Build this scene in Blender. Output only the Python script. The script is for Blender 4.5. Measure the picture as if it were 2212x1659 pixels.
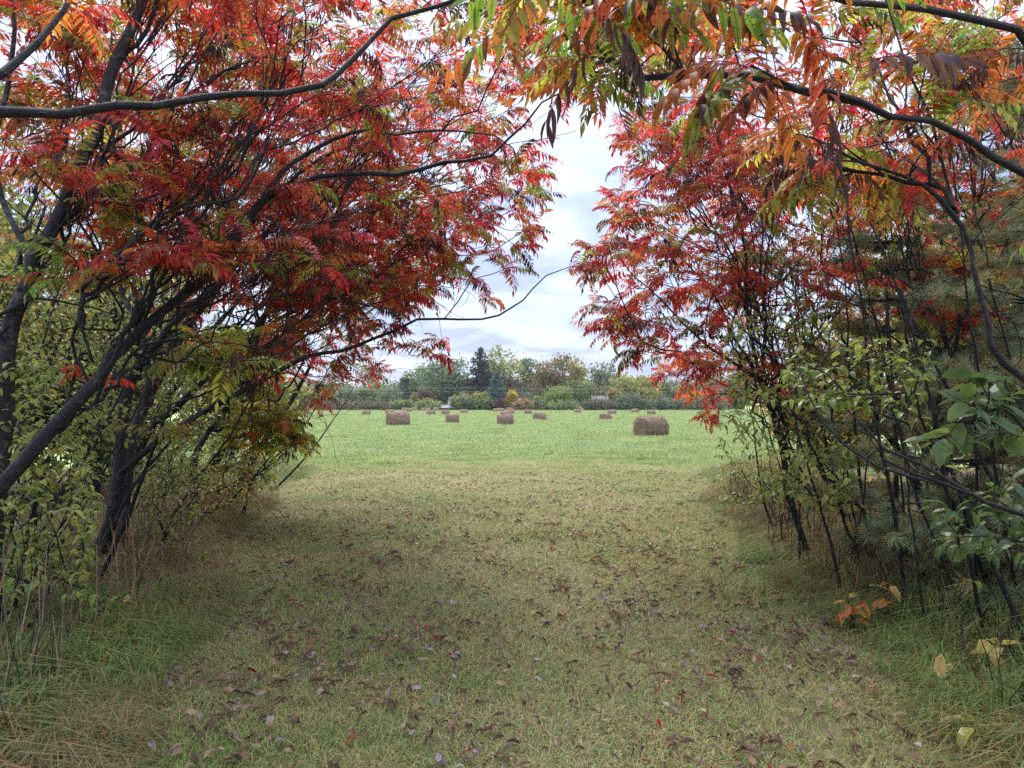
import bpy, math, random
import numpy as np
from mathutils import Matrix, Vector

# ------------------------------------------------------------------ camera, sky, sun, exposure
SC = bpy.context.scene
for o in list(bpy.data.objects): bpy.data.objects.remove(o, do_unlink=True)
COL = SC.collection
CAMZ = 1.65; PITCH = math.radians(1.45)
F = 1533.7                       # focal length in pixels of a 2212 px wide picture
cam_d = bpy.data.cameras.new('camera'); cam = bpy.data.objects.new('camera', cam_d); COL.objects.link(cam)
cam_d.sensor_width = 36.0; cam_d.lens = 36.0 * F / 2212; cam_d.clip_end = 3000; cam_d.clip_start = 0.05
cam.location = (0, 0, CAMZ); cam.rotation_euler = (math.pi / 2 + PITCH, 0, 0)
SC.camera = cam

world = bpy.data.worlds.new('World'); SC.world = world; world.use_nodes = True
def build_world():
    nt = world.node_tree; nt.nodes.clear(); N = nt.nodes.new; L = nt.links.new
    out = N('ShaderNodeOutputWorld'); bg = N('ShaderNodeBackground'); bg.inputs['Strength'].default_value = 0.1
    sky = N('ShaderNodeTexSky'); sky.sky_type = 'NISHITA'; sky.sun_disc = False
    sky.sun_elevation = math.radians(52); sky.sun_rotation = math.radians(-12)
    tc = N('ShaderNodeTexCoord'); sep = N('ShaderNodeSeparateXYZ'); L(tc.outputs['Generated'], sep.inputs[0])
    zc = N('ShaderNodeMath'); zc.operation = 'MAXIMUM'; zc.inputs[1].default_value = 0.0; L(sep.outputs[2], zc.inputs[0])
    # plane projection of the cloud deck
    za = N('ShaderNodeMath'); za.operation = 'ADD'; za.inputs[1].default_value = 0.12; L(zc.outputs[0], za.inputs[0])
    dx = N('ShaderNodeMath'); dx.operation = 'DIVIDE'; L(sep.outputs[0], dx.inputs[0]); L(za.outputs[0], dx.inputs[1])
    dy = N('ShaderNodeMath'); dy.operation = 'DIVIDE'; L(sep.outputs[1], dy.inputs[0]); L(za.outputs[0], dy.inputs[1])
    cb = N('ShaderNodeCombineXYZ'); L(dx.outputs[0], cb.inputs[0]); L(dy.outputs[0], cb.inputs[1])
    n1 = N('ShaderNodeTexNoise'); n1.inputs['Scale'].default_value = 1.7; n1.inputs['Detail'].default_value = 8
    n1.inputs['Roughness'].default_value = 0.58; n1.inputs['Distortion'].default_value = 0.4; L(cb.outputs[0], n1.inputs['Vector'])
    r1 = N('ShaderNodeValToRGB'); L(n1.outputs['Fac'], r1.inputs[0])
    e = r1.color_ramp.elements
    e[0].position = 0.40; e[0].color = (0.42, 0.50, 0.80, 1)
    e[1].position = 0.66; e[1].color = (0.78, 0.84, 1.0, 1)
    m = e.new(0.5); m.color = (0.60, 0.68, 0.91, 1)
    # overcast brightness distribution (1 + 2 sin h) / 3
    g = N('ShaderNodeMath'); g.operation = 'MULTIPLY_ADD'; g.inputs[1].default_value = 1.9 * 10 * 0.345 / 1.28; g.inputs[2].default_value = 10 * 0.345 / 1.28
    L(zc.outputs[0], g.inputs[0])
    vm = N('ShaderNodeVectorMath'); vm.operation = 'SCALE'; L(r1.outputs[0], vm.inputs[0]); L(g.outputs[0], vm.inputs['Scale'])
    mx = N('ShaderNodeMix'); mx.data_type = 'RGBA'; mx.inputs[0].default_value = 0.92
    L(sky.outputs[0], mx.inputs[6]); L(vm.outputs[0], mx.inputs[7])
    L(mx.outputs[2], bg.inputs['Color']); L(bg.outputs[0], out.inputs[0])
build_world()
sun_d = bpy.data.lights.new('sun', 'SUN'); sun_d.energy = 1.5; sun_d.angle = math.radians(30); sun_d.color = (1, 0.96, 0.9)
sun = bpy.data.objects.new('sun', sun_d); COL.objects.link(sun)
_e, _a = math.radians(52), math.radians(-12)
sun.rotation_euler = Vector((math.cos(_e) * math.sin(_a), math.cos(_e) * math.cos(_a), math.sin(_e))).to_track_quat('Z', 'Y').to_euler()
SC.view_settings.view_transform = 'Standard'; SC.view_settings.look = 'None'
SC.view_settings.exposure = 1.88; SC.view_settings.gamma = 1.0; SC.view_settings.use_curve_mapping = False
SC.cycles.use_denoising = False; SC.cycles.sample_clamp_indirect = 6.0
SC.cycles.max_bounces = 9; SC.cycles.diffuse_bounces = 6; SC.cycles.transmission_bounces = 4; SC.cycles.transparent_max_bounces = 6
SC.cycles.glossy_bounces = 2; SC.cycles.caustics_reflective = False; SC.cycles.caustics_refractive = False

# ------------------------------------------------------------------ helpers
R = np.random.default_rng(7)
cp, sp = math.cos(PITCH), math.sin(PITCH)
def pt(u, v, d):
    """world point that stands d metres ahead where the photograph (2212 px wide) shows (u, v)"""
    x = (u - 1106) / F; z = (829.5 - v) / F
    y2 = cp - z * sp; z2 = sp + z * cp
    return np.array([x * d / y2, d, CAMZ + z2 * d / y2])
def proj(P):
    P = np.atleast_2d(P); dz = P[:, 2] - CAMZ
    f = P[:, 1] * cp + dz * sp; up = -P[:, 1] * sp + dz * cp
    f = np.where(np.abs(f) < 1e-4, 1e-4, f)
    return 1106 + F * P[:, 0] / f, 829.5 - F * up / f, f
def ground_h(x, y):
    return 0.025 * (np.sin(x * 1.7 + 0.6 * np.sin(y)) * np.cos(y * 1.3 + 1) + 0.5 * np.sin(x * 4.1 + y * 2.7)) * np.exp(-np.maximum(0, y - 14) / 12)
def gp(x, y): return np.array([x, y, float(ground_h(x, y))])
def tag(o, label=None, cat=None, group=None, kind=None):
    if label: o['label'] = label
    if cat: o['category'] = cat
    if group: o['group'] = group
    if kind: o['kind'] = kind
    return o
def empty(name, loc, label, cat, group=None):
    o = bpy.data.objects.new(name, None); COL.objects.link(o); o.location = Vector(loc); o.empty_display_size = 0.2
    return tag(o, label, cat, group)
def norm(v): v = np.asarray(v, float); return v / max(1e-9, np.linalg.norm(v))

def mesh_np(name, V, loops, sizes, col=None, smooth=False):
    me = bpy.data.meshes.new(name)
    V = np.asarray(V, np.float32); loops = np.asarray(loops, np.int32); sizes = np.asarray(sizes, np.int32)
    me.vertices.add(len(V)); me.vertices.foreach_set('co', V.ravel())
    me.loops.add(len(loops)); me.loops.foreach_set('vertex_index', loops)
    me.polygons.add(len(sizes))
    st = np.concatenate([[0], np.cumsum(sizes)[:-1]]).astype(np.int32)
    me.polygons.foreach_set('loop_start', st)
    me.polygons.foreach_set('use_smooth', np.full(len(sizes), smooth))
    if col is not None:
        a = me.attributes.new('Col', 'FLOAT_COLOR', 'POINT')
        c = np.ones((len(V), 4), np.float32); c[:, :3] = col; a.data.foreach_set('color', c.ravel())
    me.update(calc_edges=True)
    return me
class MB:
    """collects polygons for ONE mesh"""
    def __init__(s): s.V = []; s.L = []; s.S = []; s.C = []; s.n = 0
    def add(s, V, faces, col=(1, 1, 1)):
        V = np.asarray(V, float)
        for f in faces: s.L.append(np.asarray(f) + s.n); s.S.append(len(f))
        s.V.append(V); c = np.empty((len(V), 3)); c[:] = col; s.C.append(c); s.n += len(V)
    def add_np(s, V, F_, col=(1, 1, 1)):
        F_ = np.asarray(F_); s.L.append((F_ + s.n).ravel()); s.S.extend([F_.shape[1]] * len(F_))
        s.V.append(V); c = np.empty((len(V), 3)); c[:] = col; s.C.append(c); s.n += len(V)
    def mesh(s, name, smooth=False):
        return mesh_np(name, np.concatenate(s.V), np.concatenate([np.ravel(l) for l in s.L]), s.S, np.concatenate(s.C), smooth)
    def tris(s):
        return None
    def obj(s, name, mat, parent=None, smooth=False, kind=None):
        me = s.mesh(name, smooth); me.materials.append(mat)
        return link(name, me, parent, kind)
def link(name, me, parent=None, kind=None):
    o = bpy.data.objects.new(name, me); COL.objects.link(o)
    if parent is not None:
        o.parent = parent; o.matrix_parent_inverse = Matrix.Translation(-parent.location) if parent.parent is None else Matrix()
    if kind: o['kind'] = kind
    return o
def tube(mb, P, r, sides=6, col=(1, 1, 1), knob=0.0):
    P = np.asarray(P, float); r = np.asarray(r, float); n = len(P)
    T = np.gradient(P, axis=0); T /= np.maximum(1e-9, np.linalg.norm(T, axis=1))[:, None]
    a = np.array([0, 0, 1.0]) if abs(T[0, 2]) < 0.9 else np.array([1.0, 0, 0])
    u = norm(np.cross(T[0], a)); V = np.empty((n, sides, 3)); ang = np.arange(sides) * 2 * math.pi / sides
    ca, sa = np.cos(ang), np.sin(ang)
    for i in range(n):
        u = norm(u - T[i] * np.dot(u, T[i])); w = np.cross(T[i], u)
        rr = r[i] * (1 + knob * R.uniform(-1, 1, sides))
        V[i] = P[i] + (u[None] * ca[:, None] + w[None] * sa[:, None]) * rr[:, None]
    idx = np.arange(n * sides).reshape(n, sides); nx = np.roll(idx, -1, axis=1)
    Fq = np.stack([idx[:-1], nx[:-1], nx[1:], idx[1:]], -1).reshape(-1, 4)
    mb.add_np(V.reshape(-1, 3), Fq, col)
def box(mb, c, s, col=(1, 1, 1), rz=0.0):
    c = np.asarray(c, float); s = np.asarray(s, float) / 2
    V = np.array([[x, y, z] for x in (-1, 1) for y in (-1, 1) for z in (-1, 1)]) * s
    ca, sa = math.cos(rz), math.sin(rz); V = np.stack([V[:, 0] * ca - V[:, 1] * sa, V[:, 0] * sa + V[:, 1] * ca, V[:, 2]], 1) + c
    mb.add(V, [(0, 1, 3, 2), (4, 6, 7, 5), (0, 4, 5, 1), (2, 3, 7, 6), (0, 2, 6, 4), (1, 5, 7, 3)], col)
def smooth_line(P, step=0.12):
    """Catmull-Rom through the given points (columns: x y z r)"""
    P = np.asarray(P, float); Q = np.vstack([2 * P[0] - P[1], P, 2 * P[-1] - P[-2]]); out = []
    for i in range(1, len(Q) - 2):
        n = max(1, int(np.linalg.norm(Q[i + 1][:3] - Q[i][:3]) / step))
        for k in range(n):
            t = k / n
            out.append(0.5 * ((2 * Q[i]) + (-Q[i - 1] + Q[i + 1]) * t + (2 * Q[i - 1] - 5 * Q[i] + 4 * Q[i + 1] - Q[i + 2]) * t * t
                              + (-Q[i - 1] + 3 * Q[i] - 3 * Q[i + 1] + Q[i + 2]) * t ** 3))
    out.append(P[-1]); return np.array(out)

# ------------------------------------------------------------------ materials
def new_mat(name):
    m = bpy.data.materials.new(name); m.use_nodes = True; nt = m.node_tree; nt.nodes.clear()
    return m, nt, nt.nodes.new, nt.links.new
def mixc(N, L, a, b, fac, mode='MIX'):
    x = N('ShaderNodeMix'); x.data_type = 'RGBA'; x.blend_type = mode
    for s, v in ((6, a), (7, b), (0, fac)):
        if hasattr(v, 'links') or isinstance(v, bpy.types.NodeSocket): L(v, x.inputs[s])
        else: x.inputs[s].default_value = v if s == 0 else (*v, 1)
    return x.outputs[2]
def noise(N, L, vec, scale, detail=4, rough=0.55):
    n = N('ShaderNodeTexNoise'); n.inputs['Scale'].default_value = scale; n.inputs['Detail'].default_value = detail
    n.inputs['Roughness'].default_value = rough; L(vec, n.inputs['Vector']); return n.outputs['Fac']
def ramp(N, L, fac, p0, p1, c0=(0, 0, 0), c1=(1, 1, 1)):
    r = N('ShaderNodeValToRGB'); L(fac, r.inputs[0]); e = r.color_ramp.elements
    e[0].position = p0; e[1].position = p1; e[0].color = (*c0, 1); e[1].color = (*c1, 1); return r.outputs[0]
def leaf_material(name, transl=0.45, rough=0.42, spots=0.0, spot_scale=70, spec=0.5, boost=1.25, local=False):
    m, nt, N, L = new_mat(name)
    at = N('ShaderNodeAttribute'); at.attribute_name = 'Col'; oi = N('ShaderNodeObjectInfo')
    base = mixc(N, L, at.outputs['Color'], oi.outputs['Color'], 1.0, 'MULTIPLY')
    geo = N('ShaderNodeNewGeometry'); vec = geo.outputs['Position']
    if spots > 0:
        f = ramp(N, L, noise(N, L, vec, spot_scale, 2, 0.5), 0.61, 0.655)
        dark = mixc(N, L, base, (0.12, 0.08, 0.07), 1.0, 'MULTIPLY')
        sc = N('ShaderNodeMath'); sc.operation = 'MULTIPLY'; sc.inputs[1].default_value = spots; L(f, sc.inputs[0])
        base = mixc(N, L, base, dark, sc.outputs[0])
        f2 = ramp(N, L, noise(N, L, vec, 14, 3, 0.6), 0.35, 0.7, (0.72, 0.72, 0.72), (1.2, 1.15, 1.1))
        base = mixc(N, L, base, f2, 1.0, 'MULTIPLY')
    pb = N('ShaderNodeBsdfPrincipled'); L(base, pb.inputs['Base Color']); pb.inputs['Roughness'].default_value = rough
    pb.inputs['Specular IOR Level'].default_value = spec
    tr = N('ShaderNodeBsdfTranslucent'); tb = N('ShaderNodeVectorMath'); tb.operation = 'SCALE'; tb.inputs['Scale'].default_value = boost
    L(base, tb.inputs[0]); L(tb.outputs[0], tr.inputs['Color'])
    ms = N('ShaderNodeMixShader'); ms.inputs[0].default_value = transl; L(pb.outputs[0], ms.inputs[1]); L(tr.outputs[0], ms.inputs[2])
    out = N('ShaderNodeOutputMaterial'); L(ms.outputs[0], out.inputs[0]); return m
def bark_material(name, c0, c1, lichen=(0.12, 0.13, 0.1), amount=0.25, scale=30):
    m, nt, N, L = new_mat(name)
    geo = N('ShaderNodeNewGeometry'); vec = geo.outputs['Position']
    n1 = noise(N, L, vec, scale, 6, 0.65)
    base = ramp(N, L, n1, 0.3, 0.75, c0, c1)
    f = ramp(N, L, noise(N, L, vec, scale * 0.5, 5, 0.7), 0.56 - 0.1 * amount, 0.64)
    sc = N('ShaderNodeMath'); sc.operation = 'MULTIPLY'; sc.inputs[1].default_value = amount * 2; L(f, sc.inputs[0])
    base = mixc(N, L, base, lichen, sc.outputs[0])
    pb = N('ShaderNodeBsdfPrincipled'); L(base, pb.inputs['Base Color']); pb.inputs['Roughness'].default_value = 0.6
    bp = N('ShaderNodeBump'); bp.inputs['Strength'].default_value = 1.0; bp.inputs['Distance'].default_value = 0.02
    L(noise(N, L, vec, scale * 3, 4, 0.7), bp.inputs['Height']); L(bp.outputs[0], pb.inputs['Normal'])
    out = N('ShaderNodeOutputMaterial'); L(pb.outputs[0], out.inputs[0]); return m
def plain_material(name, c0, c1=None, rough=0.8, scale=8, bump=0.3):
    m, nt, N, L = new_mat(name); c1 = c1 or tuple(x * 1.3 for x in c0)
    geo = N('ShaderNodeNewGeometry')
    pb = N('ShaderNodeBsdfPrincipled'); L(ramp(N, L, noise(N, L, geo.outputs['Position'], scale, 6, 0.6), 0.3, 0.7, c0, c1), pb.inputs['Base Color'])
    pb.inputs['Roughness'].default_value = rough
    bp = N('ShaderNodeBump'); bp.inputs['Strength'].default_value = bump; bp.inputs['Distance'].default_value = 0.02
    L(noise(N, L, geo.outputs['Position'], scale * 4, 4, 0.7), bp.inputs['Height']); L(bp.outputs[0], pb.inputs['Normal'])
    out = N('ShaderNodeOutputMaterial'); L(pb.outputs[0], out.inputs[0]); return m
M_leaf = leaf_material('sumac_leaf', 0.58, 0.4, 0.8, 55)
M_hero = leaf_material('spotted_sumac_leaf', 0.5, 0.45, 1.0, 120, boost=1.3)
M_green = leaf_material('shrub_leaf', 0.45, 0.36, 0.35, 40)
M_needle = leaf_material('pine_needle', 0.25, 0.4, 0.0, boost=1.1)
M_far = leaf_material('distant_leaf', 0.35, 0.7, 0.0, spec=0.2)
M_dead = leaf_material('fallen_leaf', 0.2, 0.5, 0.6, 60, spec=0.35)
M_bark = bark_material('sumac_bark', (0.004, 0.0035, 0.0035), (0.018, 0.015, 0.015), (0.10, 0.105, 0.085), 0.25)
M_barkg = bark_material('grey_bark', (0.010, 0.009, 0.009), (0.045, 0.04, 0.04), (0.16, 0.165, 0.14), 0.38)
M_twig = bark_material('twig_bark', (0.005, 0.004, 0.004), (0.022, 0.016, 0.015), (0.05, 0.045, 0.04), 0.1, 60)
M_farbark = plain_material('distant_bark', (0.10, 0.085, 0.075), (0.2, 0.18, 0.16), 0.9, 3)

# ------------------------------------------------------------------ foliage: leaves as parts, the rest joined
class Template:
    def __init__(s, name, mb, mat, smooth=False):
        s.name = name; s.V = np.concatenate(mb.V); s.C = np.concatenate(mb.C)
        s.L = np.concatenate([np.ravel(l) for l in mb.L]); s.S = np.array(mb.S); s.mat = mat
        s.me = mb.mesh(name, smooth); s.me.materials.append(mat)
def frame(d, up=(0, 0, 1), roll=0.0):
    x = norm(d); u = np.asarray(up, float)
    if abs(np.dot(x, u)) > 0.97: u = np.array([0.3, 0.9, 0.1])
    y = norm(np.cross(u, x)); z = np.cross(x, y)
    if roll: y, z = y * math.cos(roll) + z * math.sin(roll), z * math.cos(roll) - y * math.sin(roll)
    return np.stack([x, y, z], 1)
class Foliage:
    def __init__(s): s.it = []
    def put(s, tmpl, p, rot, scale, color): s.it.append((tmpl, np.asarray(p, float), rot, scale, color))
    def finish(s, parent, part, stuff, nmax=300):
        if not s.it: return
        P = np.array([i[1] for i in s.it]); u, v, f = proj(P); sc = np.array([i[3] for i in s.it])
        ok = (u > -60) & (u < 2272) & (v > -60) & (v < 1720) & (f > 0.3)
        score = np.where(ok, sc / np.maximum(f, 0.3), -1)
        order = np.argsort(-score); single = set(int(i) for i in order[:nmax] if score[i] > 0)
        rest = {}
        loc = np.array(parent.location)
        for i, (t, p, rot, k, c) in enumerate(s.it):
            if i in single:
                o = bpy.data.objects.new(part, t.me); COL.objects.link(o); o.parent = parent
                M = np.eye(4); M[:3, :3] = rot * k; M[:3, 3] = p - loc
                o.matrix_local = Matrix(M.tolist()); o.color = (*[float(q) for q in c], 1)
            else: rest.setdefault(id(t), (t, []))[1].append((p, rot, k, c))
        if not rest: return
        VV, LL, SS, CC = [], [], [], []; n = 0
        for t, lst in rest.values():
            P = np.array([a[0] for a in lst]); A = np.array([a[1] * a[2] for a in lst]); C = np.array([a[3] for a in lst])
            V = np.einsum('nij,vj->nvi', A, t.V) + P[:, None]; nv = len(t.V)
            VV.append(V.reshape(-1, 3)); CC.append((t.C[None] * C[:, None]).reshape(-1, 3))
            LL.append((t.L[None] + (np.arange(len(lst)) * nv)[:, None] + n).ravel()); SS.append(np.tile(t.S, len(lst))); n += nv * len(lst)
        me = mesh_np(stuff, np.concatenate(VV), np.concatenate(LL), np.concatenate(SS), np.concatenate(CC)); me.materials.append(lst and s.it[0][0].mat)
        return link(stuff, me, parent, 'stuff')

def leaflet(mb, base, d, up, L, W, curl, col, segs=2, fold=0.25, twist=0.0):
    """lanceolate blade folded along the midrib; curl bends it downwards"""
    x = norm(d); y = norm(np.cross(up, x)); z = np.cross(x, y)
    ts = np.linspace(0, 1, segs + 1)[1:-1] if segs > 2 else np.array([0.42])
    rows = [np.asarray(base, float)]; V = [np.asarray(base, float)]
    def mid(t): a = curl * t; return base + x * L * t * math.cos(a * 0.6) - z * L * t * math.sin(a * 0.6)
    for k, t in enumerate(ts):
        w = W * math.sin(math.pi * t ** 0.8) ** 0.8 * (1 if segs <= 2 else 1 + 0.1 * (-1) ** k)
        m = mid(t); ny = y * math.cos(twist * t) + z * math.sin(twist * t)
        V += [m + ny * w + z * w * fold, m, m - ny * w + z * w * fold]
    V.append(mid(1.0)); n = len(ts); Fc = [(0, 1, 2), (0, 2, 3)]
    for k in range(n - 1):
        a = 1 + 3 * k; b = a + 3; Fc += [(a, b, b + 1, a + 1), (a + 1, b + 1, b + 2, a + 2)]
    a = 1 + 3 * (n - 1); e = len(V) - 1; Fc += [(a, e, a + 1), (a + 1, e, a + 2)]
    c = np.empty((len(V), 3)); c[:] = col
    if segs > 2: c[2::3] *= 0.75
    mb.add(V, Fc, c)
def frond_template(name, seed, npairs=10, droop=1.0, hang=0.5, W=0.017, wither=False, mat=None):
    rg = np.random.default_rng(seed); mb = MB(); P = []; L = 1.0      # unit length, scaled on placing
    p = np.zeros(3); ang = 0.25; n = npairs + 3
    for i in range(n + 1):
        P.append(p.copy()); ang -= droop * 1.5 / n * (0.6 + 0.8 * i / n) + rg.normal(0, 0.03)
        p = p + np.array([math.cos(ang), rg.normal(0, 0.05), math.sin(ang)]) / n
    P = np.array(P)
    for i in range(n):                                                # rachis
        w = np.array([0, 0.007, 0]); h = np.array([0, 0, 0.007])
        mb.add([P[i] - w, P[i] + w, P[i + 1] + w * 0.7, P[i + 1] - w * 0.7], [(0, 1, 2, 3)], (0.7, 0.3, 0.3))
        mb.add([P[i] - h, P[i] + h, P[i + 1] + h * 0.7, P[i + 1] - h * 0.7], [(0, 1, 2, 3)], (0.7, 0.3, 0.3))
    for i in range(2, n):
        t = (i - 2) / (n - 2); T = norm(P[min(i + 1, n)] - P[i - 1])
        for s in (-1, 1):
            if rg.random() < (0.12 if wither else 0.04): continue
            LL = 0.27 * (0.75 + 0.5 * math.sin(math.pi * min(1, t + 0.2))) * rg.uniform(0.85, 1.1)
            d = np.array([0, s, 0]) * rg.uniform(0.65, 0.95) + T * rg.uniform(0.25, 0.7) + np.array([0, 0, -1]) * (hang * rg.uniform(0.5, 1.4))
            if wither: d = np.array([0, s * 0.35, -1]) + T * 0.2 + rg.normal(0, 0.12, 3)
            cf = rg.uniform(0.7, 1.15) * np.array([1, rg.uniform(0.8, 1.3), 1])
            if rg.random() < 0.06: cf = np.array([0.25, 0.2, 0.3])
            up = norm(np.array([0, 0, 1]) + T * 0.2 + rg.normal(0, 0.15, 3))
            leaflet(mb, P[i], d, up, LL, W * 2.0 * rg.uniform(0.8, 1.15) * (0.55 if wither else 1), rg.uniform(0.2, 0.9), cf, 2, 0.5 if wither else rg.uniform(0.1, 0.4))
    leaflet(mb, P[n], P[n] - P[n - 1], (0, 0, 1), 0.24, W * 2, 0.5, (1, 1, 1))
    return Template(name, mb, mat or M_leaf)
FR = [frond_template('leaf', 10 + i, 8 + i % 4, 0.55 + 0.2 * (i % 4), 0.25 + 0.18 * (i % 3)) for i in range(8)]
FRW = [frond_template('leaf', 40 + i, 8, 1.3, 0.6, 0.019, True) for i in range(3)]
def ovate_template(name, seed, W=0.26, curl=0.8, mat=None, L=1.0, segs=4, stalk=0.12, fold=0.25):
    mb = MB(); rg = np.random.default_rng(seed)
    w = np.array([0, 0.012, 0]); mb.add([-w, w, w + [stalk, 0, 0], [stalk, 0, 0] - w], [(0, 1, 2, 3)], (0.8, 0.6, 0.5))
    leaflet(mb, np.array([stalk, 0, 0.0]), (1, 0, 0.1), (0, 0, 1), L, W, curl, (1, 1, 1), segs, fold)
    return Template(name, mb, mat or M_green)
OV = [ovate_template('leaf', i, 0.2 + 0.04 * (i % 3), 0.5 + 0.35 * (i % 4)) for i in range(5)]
def needle_template(seed):
    mb = MB(); rg = np.random.default_rng(seed)
    tube(mb, [(0, 0, 0), (0.5, 0, 0.02), (1, 0, 0.06)], (0.02, 0.018, 0.012), 3, (0.8, 0.6, 0.4))
    n = 38
    for i in range(n):
        t = 0.25 + 0.75 * i / n; a = i * 2.4; q = rg.uniform(0.35, 0.85)
        d = norm([1.0 * (1 - q * 0.6), math.cos(a) * q, math.sin(a) * q - 0.12]); b = np.array([t, 0, 0.06 * t * t])
        LL = rg.uniform(0.55, 0.85); sd = norm(np.cross(d, rg.normal(0, 1, 3))) * 0.017
        m = b + d * LL * 0.55 + np.array([0, 0, -0.02]); e = b + d * LL + np.array([0, 0, -0.1 * rg.uniform(0.4, 1.5)])
        g = rg.uniform(0.7, 1.25)
        mb.add([b - sd, b + sd, m + sd, m - sd, e], [(0, 1, 2, 3), (3, 2, 4)], (g, g, g * 0.95))
    return Template('needle_tuft', mb, M_needle)
NT = [needle_template(60 + i) for i in range(4)]

PAL = dict(red=(0.66, 0.07, 0.035), crimson=(0.55, 0.05, 0.06), orange=(0.68, 0.20, 0.04), rust=(0.48, 0.15, 0.05), olive=(0.36, 0.32, 0.05),
           green=(0.27, 0.38, 0.06), yellow=(0.72, 0.60, 0.09), brown=(0.10, 0.045, 0.03), dark=(0.05, 0.025, 0.02), pink=(0.7, 0.22, 0.2))
def pick(weights, rg=None):
    rg = rg or R; ks = list(weights); w = np.array([weights[k] for k in ks], float); k = ks[rg.choice(len(ks), p=w / w.sum())]
    c = np.array(PAL[k]) * rg.uniform(0.75, 1.25) * np.array([1, rg.uniform(0.8, 1.25), rg.uniform(0.8, 1.2)]); return k, np.clip(c, 0, 0.8)

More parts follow.
